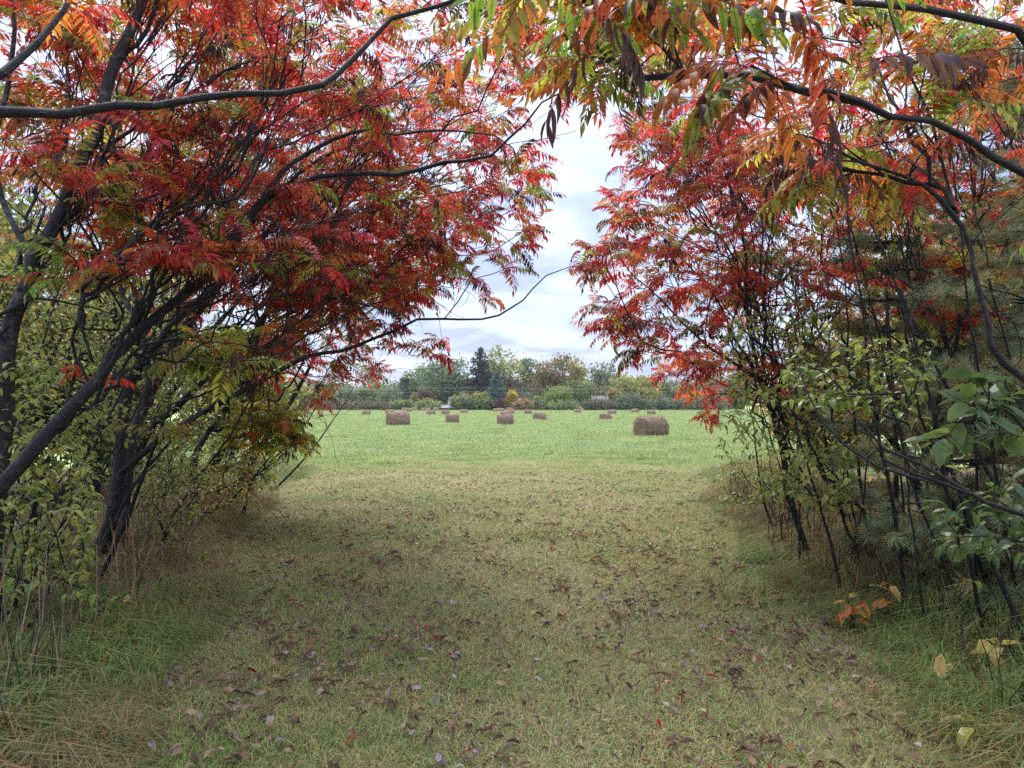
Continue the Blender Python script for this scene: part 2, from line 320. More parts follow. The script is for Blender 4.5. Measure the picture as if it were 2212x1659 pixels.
# ------------------------------------------------------------------ tree skeletons
class Skel:
    def __init__(s, base):
        s.P = [np.asarray(base, float)]; s.par = [-1]; s.D = [np.array([0, 0, 1.0])]; s.len = [0.0]; s.minr = [0.0]; s.chains = []; s.tips = []
    def _new(s, p, par, minr=0.0):
        d = p - s.P[par]; l = np.linalg.norm(d); s.P.append(p); s.par.append(par); s.D.append(norm(d)); s.len.append(s.len[par] + l); s.minr.append(minr); return len(s.P) - 1
    def poly(s, pts, name='branch', attach=True):
        """pts: rows x y z radius"""
        L = smooth_line(pts, 0.14); k = 0
        if attach and len(s.P) > 1: k = int(np.argmin(np.linalg.norm(np.array(s.P) - L[0][:3], axis=1)))
        ch = [k]; w = R.uniform(0, 6, 4)
        for i, q in enumerate(L):
            t = i * 0.14; j = np.array([math.sin(t * 5 + w[0]), math.sin(t * 4.3 + w[1]), math.sin(t * 5.7 + w[2])]) * 0.008 + R.normal(0, 0.004, 3)
            k = s._new(q[:3] + (j if i else 0), k, q[3]); ch.append(k)
        s.chains.append((name, ch)); s.tips.append(k)
    def grow(s, targets, wander=0.02, step=0.17, bias=0.28, up=0.35):
        base = s.P[0]; T = sorted(targets, key=lambda t: np.linalg.norm(t - base) + R.normal(0, 0.3))
        for t in T:
            P = np.array(s.P); D = np.array(s.D); v = t - P; dist = np.linalg.norm(v, axis=1) + 1e-6
            cos = (v * D).sum(1) / dist
            cost = dist * (1 + 0.55 * (1 - cos)) + bias * np.array(s.len); cost[dist < 0.12] = 1e9
            k = int(np.argmin(cost)); d = dist[k]; p0, d0 = P[k], D[k]
            n = max(2, int(d / step)); m0 = d0 * d * 0.8; m1 = (norm(t - p0) + np.array([0, 0, up])) * d * 0.6; ch = [k]
            for i in range(1, n + 1):
                x = i / n; h = (2 * x ** 3 - 3 * x * x + 1) * p0 + (x ** 3 - 2 * x * x + x) * m0 + (-2 * x ** 3 + 3 * x * x) * t + (x ** 3 - x * x) * m1
                k = s._new(h + (R.normal(0, wander, 3) if i < n else 0), k); ch.append(k)
            s.chains.append(('twig', ch)); s.tips.append(k)
    def limb(s, a, b, r0, depth=0):
        P = np.array(s.P); c = np.linalg.norm(P - a, axis=1) * (1 + 0.5 * R.random(len(P))); c[:2] = 1e9
        k = int(np.argmin(c)); p0, d0 = P[k], s.D[k]; L_ = np.linalg.norm(b - p0); n = max(4, int(L_ / 0.11)); ch = [k]; w = R.uniform(0, 6.28, 6); am = 0.035 * L_ ** 0.7
        d1 = norm(b - p0) + np.array([0, 0, R.uniform(-0.35, 0.55)])
        for i in range(1, n + 1):
            x = i / n; h = (2 * x ** 3 - 3 * x * x + 1) * p0 + (x ** 3 - 2 * x * x + x) * norm(d0 + R.normal(0, 0.3, 3)) * L_ * 0.4 + (-2 * x ** 3 + 3 * x * x) * b + (x ** 3 - x * x) * d1 * L_
            e = np.array([math.sin(9 * x + w[0]) + 0.5 * math.sin(23 * x + w[1]), math.sin(8 * x + w[2]), math.sin(10 * x + w[3]) + 0.5 * math.sin(21 * x + w[4])]) * am * x + R.normal(0, 0.006, 3)
            k = s._new(h + e, k, r0 * (1 - 0.75 * x)); ch.append(k)
        s.chains.append(('branch' if depth == 0 else 'twig', ch)); 
        if depth or R.random() < 0.5: s.tips.append(k)
        if depth < 2:
            for i in range(R.integers(4, 9) if depth == 0 else R.integers(1, 4)):
                j = ch[int(len(ch) * R.uniform(0.25, 0.92))]; D = s.D[j]; l = L_ * R.uniform(0.18, 0.42)
                q = s.P[j] + norm(D + np.array([R.normal(0, 0.45), R.normal(0, 0.45), R.normal(0.1, 0.45)])) * l
                s._sub(j, q, r0 * (0.5 if depth == 0 else 0.45), depth + 1)
    def _sub(s, j, q, r0, depth):
        p0, d0 = s.P[j], s.D[j]; L_ = np.linalg.norm(q - p0); n = max(3, int(L_ / 0.1)); ch = [j]; k = j; w = R.uniform(0, 6.28, 3)
        for i in range(1, n + 1):
            x = i / n; h = p0 + d0 * L_ * 0.5 * x * (1 - x) + (q - p0) * x + np.array([0, 0, 0.12 * L_ * x * x]) + np.sin(7 * x + w) * 0.03 * L_ * x + R.normal(0, 0.005, 3)
            k = s._new(h, k, max(0.0022, r0 * (1 - 0.7 * x))); ch.append(k)
        s.chains.append(('twig', ch))
        if R.random() < 0.25: s.tips.append(k)
        if depth < 2:
            for i in range(R.integers(0, 4)):
                m = ch[int(len(ch) * R.uniform(0.3, 0.9))]; s._sub(m, s.P[m] + norm(s.D[m] + R.normal(0, 0.5, 3)) * L_ * R.uniform(0.3, 0.6), r0 * 0.5, depth + 1)
    def radii(s, tip=0.0042, pw=2.35):
        n = len(s.P); acc = np.zeros(n); r = np.zeros(n)
        for i in range(n - 1, -1, -1):
            r[i] = max(s.minr[i], acc[i] ** (1 / pw) if acc[i] > 0 else tip)
            # traced limbs keep the thickness seen in the photograph
            if s.minr[i] > 0: r[i] = min(r[i], s.minr[i] * 1.25)
            if s.par[i] >= 0: acc[s.par[i]] += r[i] ** pw
        return r
    def build(s, parent, mat, twigmat, nbranch=12, tip=0.0042, rmax=None):
        r = s.radii(tip); P = np.array(s.P)
        if rmax: r = np.minimum(r, rmax)
        sc = []
        for i, (nm, ch) in enumerate(s.chains):
            sc.append(-1 if nm != 'twig' else r[ch[1]] * math.sqrt(len(ch)))
        big = set(np.argsort(-np.array(sc))[:nbranch]); tw = MB(); any_tw = False
        for i, (nm, ch) in enumerate(s.chains):
            rr = r[ch].copy(); rr[0] = rr[1]
            if nm != 'twig' or i in big:
                mb = MB(); q = P[ch]
                if nm == 'trunk': q = q.copy(); rr[:3] *= np.array([1.5, 1.3, 1.12])[:len(rr[:3])]; q[0][2] -= 0.05
                tube(mb, q, rr, 9 if rr.max() > 0.02 else 6, knob=0.07); mb.obj('branch' if nm == 'twig' else nm, mat, parent, True)
            else:
                tube(tw, P[ch], rr, 4 if rr.max() < 0.012 else 5); any_tw = True
        if any_tw: tw.obj('twigs', twigmat, parent, True, 'stuff')

def inside(poly, n, rg=None):
    rg = rg or R; poly = np.asarray(poly, float); lo, hi = poly.min(0), poly.max(0); out = []
    while len(out) < n:
        q = rg.uniform(lo, hi, (n * 3, 2)); a = poly; b = np.roll(poly, -1, 0); c = np.zeros(len(q), bool)
        for (x1, y1), (x2, y2) in zip(a, b):
            with np.errstate(divide='ignore', invalid='ignore'):
                c ^= ((y1 > q[:, 1]) != (y2 > q[:, 1])) & (q[:, 0] < (x2 - x1) * (q[:, 1] - y1) / (y2 - y1) + x1)
        out += list(q[c])
    return np.array(out[:n])
def fronds_at(fo, p, d, n, w, size=(0.30, 0.44), wither=0.1):
    a0 = R.uniform(0, 6.28); d = norm(d + np.array([0, 0, 0.3])); A = frame(d)
    for k in range(n):
        a = a0 + k * 2.4; q = R.uniform(0.55, 1.3)
        v = d * math.cos(q) + (A[:, 1] * math.cos(a) + A[:, 2] * math.sin(a)) * math.sin(q)
        v[2] = v[2] * 0.55 + R.uniform(-0.1, 0.25); nm, c = pick(w)
        back = p - d * R.uniform(0, 0.14)
        wit = R.random() < wither
        if wit: c = np.array(PAL['brown'] if R.random() < 0.5 else PAL['dark']) * R.uniform(0.8, 1.9)
        T = FRW[R.integers(len(FRW))] if wit else FR[R.integers(len(FR))]
        fo.put(T, back, frame(v, roll=R.normal(0, 0.35)), R.uniform(*size), c)

W_RED = dict(red=5, crimson=3.0, orange=2.2, rust=1.6, olive=2.6, green=0.8, brown=0.6, pink=0.6)
W_MIX = dict(red=3, crimson=1, orange=3.5, rust=2, olive=3, green=1.5, yellow=0.5, brown=0.6)
W_UP = dict(red=1.2, orange=2.5, rust=2, olive=3, green=3, yellow=1)
W_GRN = dict(green=4, olive=3, yellow=1, orange=0.8, red=0.4)

# crown regions of the photograph (pixel outlines that whorl centres may fall into, at each tree's own distance)
LP = [(-120, -160), (1180, -160), (1190, 60), (1120, 190), (1165, 290), (1175, 400), (1185, 500), (1110, 560), (1080, 600), (1000, 620), (930, 600), (850, 640), (815, 760), (800, 815), (730, 830), (640, 800),
      (560, 730), (420, 640), (250, 520), (-120, 430)]
RPg = [(1420, -160), (2330, -160), (2330, 760), (1900, 740), (1700, 800), (1560, 850), (1500, 900), (1480, 860), (1430, 780), (1350, 720), (1330, 650), (1365, 560), (1410, 470), (1410, 330), (1420, 240)]
def sumac(name_lbl, base, polys, region, nt, drange, w, size=(0.26, 0.38), nf=(5, 9), wither=0.13, mat=None, group='sumac trees arching over the clearing', zmin=1.3, extra=None, leaf_max=300, rmax=None, nbranch=12, limbs=None):
    root = empty('sumac_tree', base, name_lbl, 'tree', group); s = Skel(base)
    for nm, pts in polys: s.poly(pts, nm)
    if limbs:
        us, vs, ue, ve, dl, nl = limbs
        for i in range(nl):
            d0_ = R.uniform(*dl); a = pt(R.uniform(*us), R.uniform(*vs), d0_); b = pt(R.uniform(*ue), R.uniform(*ve), d0_ + R.uniform(0.0, 1.2)); s.limb(a, b, R.uniform(0.007, 0.019))
    T = []
    if nt:
        for (u, v), d in zip(inside(region, nt), R.uniform(*drange, nt)):
            p = pt(u, v, d)
            if zmin < p[2] < 7.5: T.append(p)
    if extra is not None: T += list(extra)
    s.grow(T); fo = Foliage()
    for k in s.tips:
        if s.P[k][2] < 1.0: continue
        fronds_at(fo, s.P[k], s.D[k], R.integers(*nf), w, size, wither)
    s.build(root, mat or M_bark, M_twig, nbranch, rmax=rmax); fo.finish(root, 'leaf', 'foliage', leaf_max)
    return root
def line(rows, r0, r1, d0, d1):
    """rows of (u, v) traced from the photograph, distance and radius interpolated along them"""
    n = len(rows); out = []
    for i, (u, v) in enumerate(rows):
        t = i / (n - 1); out.append([*pt(u, v, d0 + (d1 - d0) * t), r0 + (r1 - r0) * t])
    return out
def trunk_to(base, rows, r):
    b = [*base, r * 1.35]; q = rows[0]; m = [(b[i] * 0.55 + q[i] * 0.45) for i in range(3)] + [r * 1.12]
    m[0] = b[0] * 0.65 + q[0] * 0.35
    return [b, m] + rows

#STRUCTURE
# ------------------------------------------------------------------ ground
def axis(lo, hi, near, far_):
    a = list(np.arange(lo, hi + 1e-6, near)); s = near; x = hi
    while x < far_: s *= 1.35; x += s; a.append(x)
    s = near; x = lo
    while x > -far_: s *= 1.35; x -= s; a.insert(0, x)
    return np.array(a)
def edge_l(y): return -0.6 - 0.42 * y + 0.0095 * y * y + 0.15 * np.sin(y * 1.3)
def edge_r(y): return 2.25 + 0.0095 * y * y + 0.15 * np.sin(y * 1.4 + 1)
def field_f(x, y):
    e = 17.6 + 0.28 * np.minimum(x, 0) + 0.5 * np.sin(x * 0.9) + 0.35 * np.sin(x * 2.3 + 1) + 0.9 * np.sin(x * 0.37 + 2)
    return np.clip((y - e) / 6 + 0.5 + 0.3 * np.sin(x * 5.1 + y * 3.3) * np.cos(y * 4.7 - x * 2.2), 0, 1)
def wood_f(x, y):
    a = np.clip((edge_l(y) - x) / 0.6 + 0.5, 0, 1); b = np.clip((x - edge_r(y)) / 0.6 + 0.5, 0, 1)
    return np.maximum(a, b) * np.clip((19 - y) / 2, 0, 1)
X, Y = np.meshgrid(axis(-16, 16, 0.25, 900), axis(-3, 24, 0.25, 900))
V = np.stack([X.ravel(), Y.ravel(), ground_h(X, Y).ravel()], 1); ny, nx = X.shape
idx = np.arange(nx * ny).reshape(ny, nx); Fq = np.stack([idx[:-1, :-1], idx[:-1, 1:], idx[1:, 1:], idx[1:, :-1]], -1).reshape(-1, 4)
colz = np.stack([field_f(X, Y).ravel(), wood_f(X, Y).ravel(), np.zeros(nx * ny)], 1)
gme = mesh_np('meadow_ground', V, Fq.ravel(), np.full(len(Fq), 4), colz, True)
def ground_mat():
    m, nt, N, L = new_mat('meadow_ground'); at = N('ShaderNodeAttribute'); at.attribute_name = 'Col'
    sep = N('ShaderNodeSeparateColor'); L(at.outputs['Color'], sep.inputs[0]); geo = N('ShaderNodeNewGeometry'); vec = geo.outputs['Position']
    thatch = mixc(N, L, (0.17, 0.14, 0.07), (0.33, 0.29, 0.14), noise(N, L, vec, 18, 6, 0.7))
    thatch = mixc(N, L, thatch, (0.11, 0.16, 0.045), ramp(N, L, noise(N, L, vec, 1.6, 5, 0.6), 0.5, 0.68))
    litter = mixc(N, L, (0.09, 0.06, 0.04), (0.24, 0.16, 0.10), noise(N, L, vec, 25, 6, 0.7))
    fld = mixc(N, L, (0.22, 0.32, 0.09), (0.40, 0.52, 0.18), noise(N, L, vec, 5, 6, 0.7))
    fld = mixc(N, L, fld, (0.44, 0.54, 0.22), ramp(N, L, noise(N, L, vec, 0.12, 4, 0.6), 0.4, 0.65))
    c = mixc(N, L, thatch, fld, sep.outputs[0]); c = mixc(N, L, c, litter, sep.outputs[1])
    pb = N('ShaderNodeBsdfPrincipled'); L(c, pb.inputs['Base Color']); pb.inputs['Roughness'].default_value = 0.95; pb.inputs['Specular IOR Level'].default_value = 0.2
    bp = N('ShaderNodeBump'); bp.inputs['Strength'].default_value = 0.8; bp.inputs['Distance'].default_value = 0.05
    L(noise(N, L, vec, 12, 6, 0.75), bp.inputs['Height']); L(bp.outputs[0], pb.inputs['Normal'])
    out = N('ShaderNodeOutputMaterial'); L(pb.outputs[0], out.inputs[0]); return m
gme.materials.append(ground_mat()); tag(link('ground', gme), kind='structure')

# ------------------------------------------------------------------ grass
def grass_mat(name, stops, scale, transl=0.4):
    m, nt, N, L = new_mat(name); at = N('ShaderNodeAttribute'); at.attribute_name = 'Col'; geo = N('ShaderNodeNewGeometry')
    a = ramp(N, L, noise(N, L, geo.outputs['Position'], scale, 4, 0.6), 0.38, 0.62, stops[0], stops[1])
    b = mixc(N, L, a, stops[2], ramp(N, L, noise(N, L, geo.outputs['Position'], scale * 0.23, 3, 0.6), 0.45, 0.62))
    base = mixc(N, L, b, at.outputs['Color'], 1.0, 'MULTIPLY')
    pb = N('ShaderNodeBsdfPrincipled'); L(base, pb.inputs['Base Color']); pb.inputs['Roughness'].default_value = 0.5; pb.inputs['Specular IOR Level'].default_value = 0.35
    tr = N('ShaderNodeBsdfTranslucent'); L(base, tr.inputs['Color'])
    ms = N('ShaderNodeMixShader'); ms.inputs[0].default_value = transl; L(pb.outputs[0], ms.inputs[1]); L(tr.outputs[0], ms.inputs[2])
    out = N('ShaderNodeOutputMaterial'); L(ms.outputs[0], out.inputs[0]); return m
M_lawn = grass_mat('lawn_grass', ((0.49, 0.45, 0.21), (0.37, 0.43, 0.16), (0.55, 0.50, 0.28)), 1.1)
M_field = grass_mat('field_grass', ((0.36, 0.47, 0.17), (0.49, 0.58, 0.25), (0.40, 0.52, 0.25)), 0.5)
M_edge = grass_mat('tall_grass', ((0.26, 0.32, 0.11), (0.24, 0.33, 0.12), (0.34, 0.26, 0.14)), 1.5)
def tuft(name, mat, n, rad, h, w, lean, seed, cols, heads=0, segs=2):
    rg = np.random.default_rng(seed); mb = MB()
    for i in range(n):
        a, q = rg.uniform(0, 6.28), rad * math.sqrt(rg.random()); b = np.array([math.cos(a) * q, math.sin(a) * q, -0.005])
        a2 = rg.uniform(0, 6.28); d = np.array([math.cos(a2), math.sin(a2), 0]); l = h * rg.uniform(0.45, 1.2); le = lean * rg.uniform(0.2, 1.4)
        s = np.array([-d[1], d[0], 0]) * w * rg.uniform(0.7, 1.3)
        c = np.array(cols[rg.integers(len(cols))]) * rg.uniform(0.75, 1.2)
        m = b + d * l * le * 0.35 + np.array([0, 0, l * 0.6]); e = b + d * l * le + np.array([0, 0, l * max(0.1, 1 - 0.45 * le)])
        mb.add([b - s, b + s, m + s * 0.8, m - s * 0.8, e], [(0, 1, 2, 3), (3, 2, 4)], c)
        if i < heads:
            z = np.array([0, 0, w * 3.2]); s2 = s * 2.2
            mb.add([e - s2, e - z, e + s2, e + z], [(0, 1, 2, 3)], (0.3, 0.18, 0.18))
    me = mb.mesh(name); me.materials.append(mat); return me
def scatter(name, meshes, P, sc, label=None, tilt=0.0):
    """one stuff object: instances of a few tufts on points; the tufts themselves stand in the grass too"""
    srcs = []
    for i, me in enumerate(meshes):
        o = link(name + '_tuft', me, None, 'stuff'); o.location = Vector(P[i]); srcs.append(o)
    P = np.asarray(P)[len(meshes):]; sc = np.asarray(sc)[len(meshes):]
    me = bpy.data.meshes.new(name); me.vertices.add(len(P)); me.vertices.foreach_set('co', P.astype(np.float32).ravel())
    for nm, val in (('rot', R.uniform(0, 6.28, len(P))), ('scl', sc)):
        a = me.attributes.new(nm, 'FLOAT', 'POINT'); a.data.foreach_set('value', np.asarray(val, np.float32))
    a = me.attributes.new('kindno', 'INT', 'POINT'); a.data.foreach_set('value', R.integers(0, len(meshes), len(P)).astype(np.int32))
    ob = link(name, me, None, 'stuff'); ng = bpy.data.node_groups.new(name, 'GeometryNodeTree')
    ng.interface.new_socket('Geometry', in_out='INPUT', socket_type='NodeSocketGeometry'); ng.interface.new_socket('Geometry', in_out='OUTPUT', socket_type='NodeSocketGeometry')
    N = ng.nodes.new; L = ng.links.new; gi = N('NodeGroupInput'); go = N('NodeGroupOutput'); jn = N('GeometryNodeJoinGeometry')
    def attr(n, t):
        x = N('GeometryNodeInputNamedAttribute'); x.data_type = t; x.inputs['Name'].default_value = n; return x.outputs[0]
    rt = N('ShaderNodeCombineXYZ'); L(attr('rot', 'FLOAT'), rt.inputs[2])
    for i, o in enumerate(srcs):
        oi = N('GeometryNodeObjectInfo'); oi.inputs['Object'].default_value = o; oi.inputs['As Instance'].default_value = True
        ip = N('GeometryNodeInstanceOnPoints'); cm = N('FunctionNodeCompare'); cm.data_type = 'INT'; cm.operation = 'EQUAL'
        L(attr('kindno', 'INT'), cm.inputs[2]); cm.inputs[3].default_value = i
        L(cm.outputs[0], ip.inputs['Selection']); L(gi.outputs[0], ip.inputs['Points']); L(oi.outputs['Geometry'], ip.inputs['Instance'])
        L(rt.outputs[0], ip.inputs['Rotation']); L(attr('scl', 'FLOAT'), ip.inputs['Scale']); L(ip.outputs[0], jn.inputs[0])
    L(jn.outputs[0], go.inputs[0]); md = ob.modifiers.new('scatter', 'NODES'); md.node_group = ng
    return ob
def on_ground(x, y): return np.stack([x, y, ground_h(x, y)], 1)
LC = [(1, 1, 1), (1.2, 1.0, 0.8), (0.7, 1.05, 0.75), (1.25, 1.05, 0.95), (0.5, 0.38, 0.35), (0.75, 0.95, 0.7)]
lawn_m = [tuft('lawn_tuft', M_lawn, 300, 0.26, 0.036 + 0.012 * i, 0.0019, 1.5, 100 + i, LC) for i in range(4)]
n = 9000; x = R.uniform(-6, 6.5, n); y = 1.6 + 18 * R.random(n) ** 1.25
k = (x > edge_l(y) - 0.5) & (x < edge_r(y) + 0.5) & (field_f(x, y) < R.random(n) + 0.05); x, y = x[k], y[k]
scatter('lawn_grass', lawn_m, on_ground(x, y), R.uniform(0.8, 1.25, len(x)) * (0.8 + 0.04 * y))
FC = [(1, 1, 1), (1.3, 1.15, 1.1), (0.5, 0.68, 0.5), (0.85, 1.0, 1.15), (1.35, 1.15, 0.85), (0.6, 0.5, 0.4)]
field_m = [tuft('field_tuft', M_field, 170, 0.30, 0.19, 0.0045, 0.7, 120 + i, FC, heads=9) for i in range(4)]
n = 26000; y = 15 + 115 * R.random(n) ** 2.1; x = R.uniform(-1, 1, n) * (3 + 0.40 * y)
k = field_f(x, y) > R.random(n); x, y = x[k], y[k]
scatter('field_grass', field_m, on_ground(x, y), R.uniform(0.6, 1.25, len(x)) * (0.75 + 0.011 * y) * (0.3 + 0.7 * field_f(x, y - 1.5)))
EC = [(1, 1, 1), (1.3, 0.85, 0.7), (1.5, 1.0, 0.8), (0.8, 1.0, 0.9), (0.9, 1.1, 0.8)]
edge_m = [tuft('edge_tuft', M_edge, 110, 0.22, 0.28 + 0.06 * i, 0.0045, 1.2, 140 + i, EC) for i in range(4)]
n = 2300; y = 2.0 + 15 * R.random(n) ** 1.1; sd = R.random(n) < 0.62; off = np.abs(R.normal(0, 0.8, n)) - 0.25
x = np.where(sd, edge_l(y) - off, edge_r(y) + off); scatter('edge_grass', edge_m, on_ground(x, y), R.uniform(0.5, 1.3, n) * np.clip(0.55 + off * 0.5, 0.4, 1.1))

# ------------------------------------------------------------------ far tree line
def leaf_cards(mb, C, n, spread, size, colfn, rg, flat=0.7):
    m = len(C) * n; cen = np.repeat(C, n, 0) + rg.normal(0, 1, (m, 3)) * np.array([spread, spread, spread * flat])
    a = rg.normal(0, 1, (m, 3)); a /= np.linalg.norm(a, axis=1)[:, None]; b = rg.normal(0, 1, (m, 3)); b -= a * (a * b).sum(1)[:, None]; b /= np.linalg.norm(b, axis=1)[:, None]
    s = size * rg.uniform(0.6, 1.3, (m, 1)); V = np.stack([cen - a * s, cen - b * s * 0.55, cen + a * s, cen + b * s * 0.55], 1).reshape(-1, 3)
    mb.add_np(V, np.arange(m * 4).reshape(-1, 4), np.repeat(colfn(np.repeat(np.arange(len(C)), n), m), 4, 0))
def crown_tree(name, base, h, w, cols, label, cat='tree', group=None, seed=0, low=0.12, nclump=70, per=34, size=0.30, gap=0.0, lumps=5, trunk_r=None, mat=None, bark=None, top=0.5, depthf=0.9):
    rg = np.random.default_rng(seed); root = empty(name, base, label, cat, group); base = np.asarray(base, float)
    # a few overlapping lobes make an uneven outline; clumps sit mostly near the lobes' surface
    H0 = h * low; ch = h - H0; lob = []
    for i in range(lumps):
        a = rg.uniform(0, 6.28); q = w * 0.5 * rg.uniform(0.15, 0.5) if i else 0
        zz = H0 + ch * (0.5 if i == 0 else rg.uniform(0.25, 0.72)); lob.append((np.array([math.cos(a) * q, math.sin(a) * q * depthf, zz]), w * 0.5 * (0.72 if i == 0 else rg.uniform(0.38, 0.55)), ch * (0.5 if i == 0 else rg.uniform(0.25, 0.36))))
    C = []
    for i in range(nclump):
        c, rx, rz = lob[rg.integers(len(lob))]; v = norm(rg.normal(0, 1, 3)); q = rg.uniform(0.55, 1.0) ** (0.5)
        p = c + v * np.array([rx, rx * depthf, rz]) * q
        p[2] = min(max(p[2], H0 * 0.6), h)
        C.append(p)
    C = np.array(C) + base; cc = np.array(cols)[rg.integers(0, len(cols), nclump)] * rg.uniform(0.75, 1.25, (nclump, 1))
    if bark is not False:
        tr = trunk_r or h * 0.016; tb = MB(); top_p = base + np.array([rg.normal(0, 0.02) * h, 0, h * 0.72])
        zs = np.linspace(0, 1, 8)[:, None]; L_ = base + (top_p - base) * zs + rg.normal(0, 0.01 * h, (8, 3)) * zs * (1 - zs) * 2
        tube(tb, L_, tr * (1.25 - np.linspace(0, 1, 8)), 7); tb.obj('trunk', bark or M_farbark, root, True)
        br = MB()
        for c in C[rg.permutation(nclump)[:max(10, int(nclump * 0.5))]]:
            t = np.clip((c[2] - base[2]) / h * 0.6, 0.12, 0.9); p0 = base + (top_p - base) * t
            q = (p0 + c) / 2 + np.array([0, 0, -0.03 * h]) + rg.normal(0, 0.02 * h, 3)
            tube(br, [p0, q, c], (tr * 0.4, tr * 0.25, tr * 0.08), 4)
        br.obj('branches', bark or M_farbark, root, True, 'stuff')
    mb = MB(); leaf_cards(mb, C, per, w * 0.075, size, lambda ci, m: cc[ci] * rg.uniform(0.7, 1.3, (m, 1)), rg)
    mb.obj('crown', mat or M_far, root)
    return root
def conifer(base, h, w, col, label, seed, mat=None, droop=0.25, size=0.35, name='spruce_tree', rows=26, fill=1.0):
    rg = np.random.default_rng(seed); root = empty(name, base, label, 'tree'); base = np.asarray(base, float); tb = MB()
    tube(tb, [base, base + [0, 0, h * 0.5], base + [0, 0, h]], (h * 0.018, h * 0.01, 0.02), 7); tb.obj('trunk', M_farbark, root, True); mb = MB(); br = MB()
    for i in range(rows):
        t = i / rows; z = h * (0.06 + 0.93 * t); L_ = w * 0.5 * (1 - t) ** 0.8 * rg.uniform(0.75, 1.15) + 0.15
        for k in range(int(9 * fill) if t < 0.8 else 5):
            a = rg.uniform(0, 6.28); d = np.array([math.cos(a), math.sin(a), 0]); l = L_ * rg.uniform(0.6, 1.1); m = max(2, int(l / 0.45))
            s = np.linspace(0.15, 1, m); C = base + np.array([0, 0, z]) + d * (s * l)[:, None] + np.stack([0 * s, 0 * s, -droop * l * s * (1.4 - s)], 1)
            tube(br, [base + [0, 0, z], C[-1]], (0.04, 0.015), 3)
            leaf_cards(mb, C, 7, 0.16, size, lambda ci, mm: np.array(col) * rg.uniform(0.65, 1.3, (mm, 1)), rg, 0.6)
    br.obj('branches', M_farbark, root, False, 'stuff'); mb.obj('crown', mat or M_far, root); return root
G1 = [(0.15, 0.20, 0.11), (0.20, 0.26, 0.13), (0.25, 0.31, 0.15)]; GY = [(0.24, 0.26, 0.07), (0.34, 0.32, 0.08), (0.20, 0.24, 0.07)]
GB = [(0.22, 0.16, 0.07), (0.13, 0.14, 0.06), (0.28, 0.21, 0.08)]; DK = [(0.13, 0.15, 0.09), (0.18, 0.20, 0.11)]; YL = [(0.42, 0.36, 0.09), (0.34, 0.32, 0.09), (0.40, 0.30, 0.08)]
GG = [(0.14, 0.18, 0.11), (0.18, 0.21, 0.12)]; BR = [(0.20, 0.12, 0.07), (0.15, 0.11, 0.07)]; OR = [(0.48, 0.25, 0.09), (0.4, 0.2, 0.08)]; BUSH = [(0.26, 0.32, 0.10), (0.18, 0.24, 0.09), (0.36, 0.36, 0.11)]
def far(u, vt, w, y, cols, label, name='far_tree', cat='tree', **kw):
    x = (u - 1106) / F * y; h = (868 - vt) / F * y + CAMZ; W = w / F * y * 1.4
    crown_tree(name, (x, y, 0), h, W, cols, label, cat, 'trees along the far side of the field' if cat == 'tree' else 'bushes along the far side of the field', seed=int(u * 7 + vt), **kw)
TREES = [
 (903, 791, 56, 140, G1, 'slim green tree left of the tallest round green tree in the far tree line', dict()),
 (960, 764, 92, 134, G1, 'broad round green tree above the grey shed in the far tree line', dict(nclump=150, lumps=8, low=0.1)),
 (1082, 753, 84, 136, GY, 'tall thin-crowned tree with sparse yellowing leaves right of the dark spruce', dict(nclump=85, per=22, lumps=6, low=0.3)),
 (1011, 819, 26, 142, OR, 'small orange tree beside the left foot of the dark spruce', dict(nclump=30)),
 (1142, 767, 50, 142, [(0.13, 0.20, 0.10)], 'pale blue-green tree between the yellowing tree and the large golden-brown one', dict(nclump=60, per=26)),
 (1188, 762, 94, 132, GB, 'large dense round tree turning golden brown at mid line', dict(nclump=190, per=36, lumps=9, low=0.06)),
 (1241, 778, 54, 138, YL + GY, 'tall light yellow-green tree with see-through crown right of the golden-brown tree', dict(nclump=60, per=24, low=0.3)),
 (1302, 781, 68, 140, GG, 'spreading grey-green oak with open crown and dark crooked limbs', dict(nclump=70, per=22, low=0.32, lumps=7)),
 (1364, 806, 96, 130, YL + GY, 'wide yellow willow-like tree left of the red leaves on the right', dict(nclump=170, per=34, lumps=8, low=0.04)),
 (1113, 815, 44, 133, BR + DK, 'dull brown-leaved tree behind the bright yellow bush', dict(nclump=80, low=0.05)),
 (871, 815, 30, 136, DK + G1, 'narrow dark green tree at the left end of the visible tree line', dict(nclump=70, low=0.05)),
 (845, 836, 46, 130, GG, 'pale grey-green bare-stemmed tree just right of the hanging red leaves', dict(nclump=50, per=20)),
 (800, 826, 60, 138, G1 + GY, 'green tree half hidden behind the tip of the hanging red branch', dict(nclump=70)),
 (745, 838, 60, 136, GG, 'grey-green tree behind the low red branch tips', dict(nclump=70)),
 (690, 832, 60, 134, G1 + YL, 'green and yellow tree low behind the left red foliage', dict(nclump=90, low=0.05)),
 (640, 826, 70, 132, YL + GY, 'yellow-green tree beside the left thicket edge in the distance', dict(nclump=110, low=0.05)),
 (1425, 812, 70, 140, DK + GG, 'dark green tree behind the yellow willow-like tree on its right', dict(nclump=90, low=0.05)),
 (1480, 820, 70, 138, G1 + GY, 'green tree in the distance below the right red canopy', dict(nclump=80, low=0.05)),
 (1540, 815, 80, 136, GG + GY, 'mixed green tree seen in the gaps between the right stems', dict(nclump=90, low=0.05)),
 (1600, 812, 80, 134, G1 + YL, 'yellow-green tree farthest right in the far tree line', dict(nclump=90, low=0.05)),
]
for u, vt, w, y, c, lb, kw in TREES: far(u, vt, w, y, c, lb, **kw)
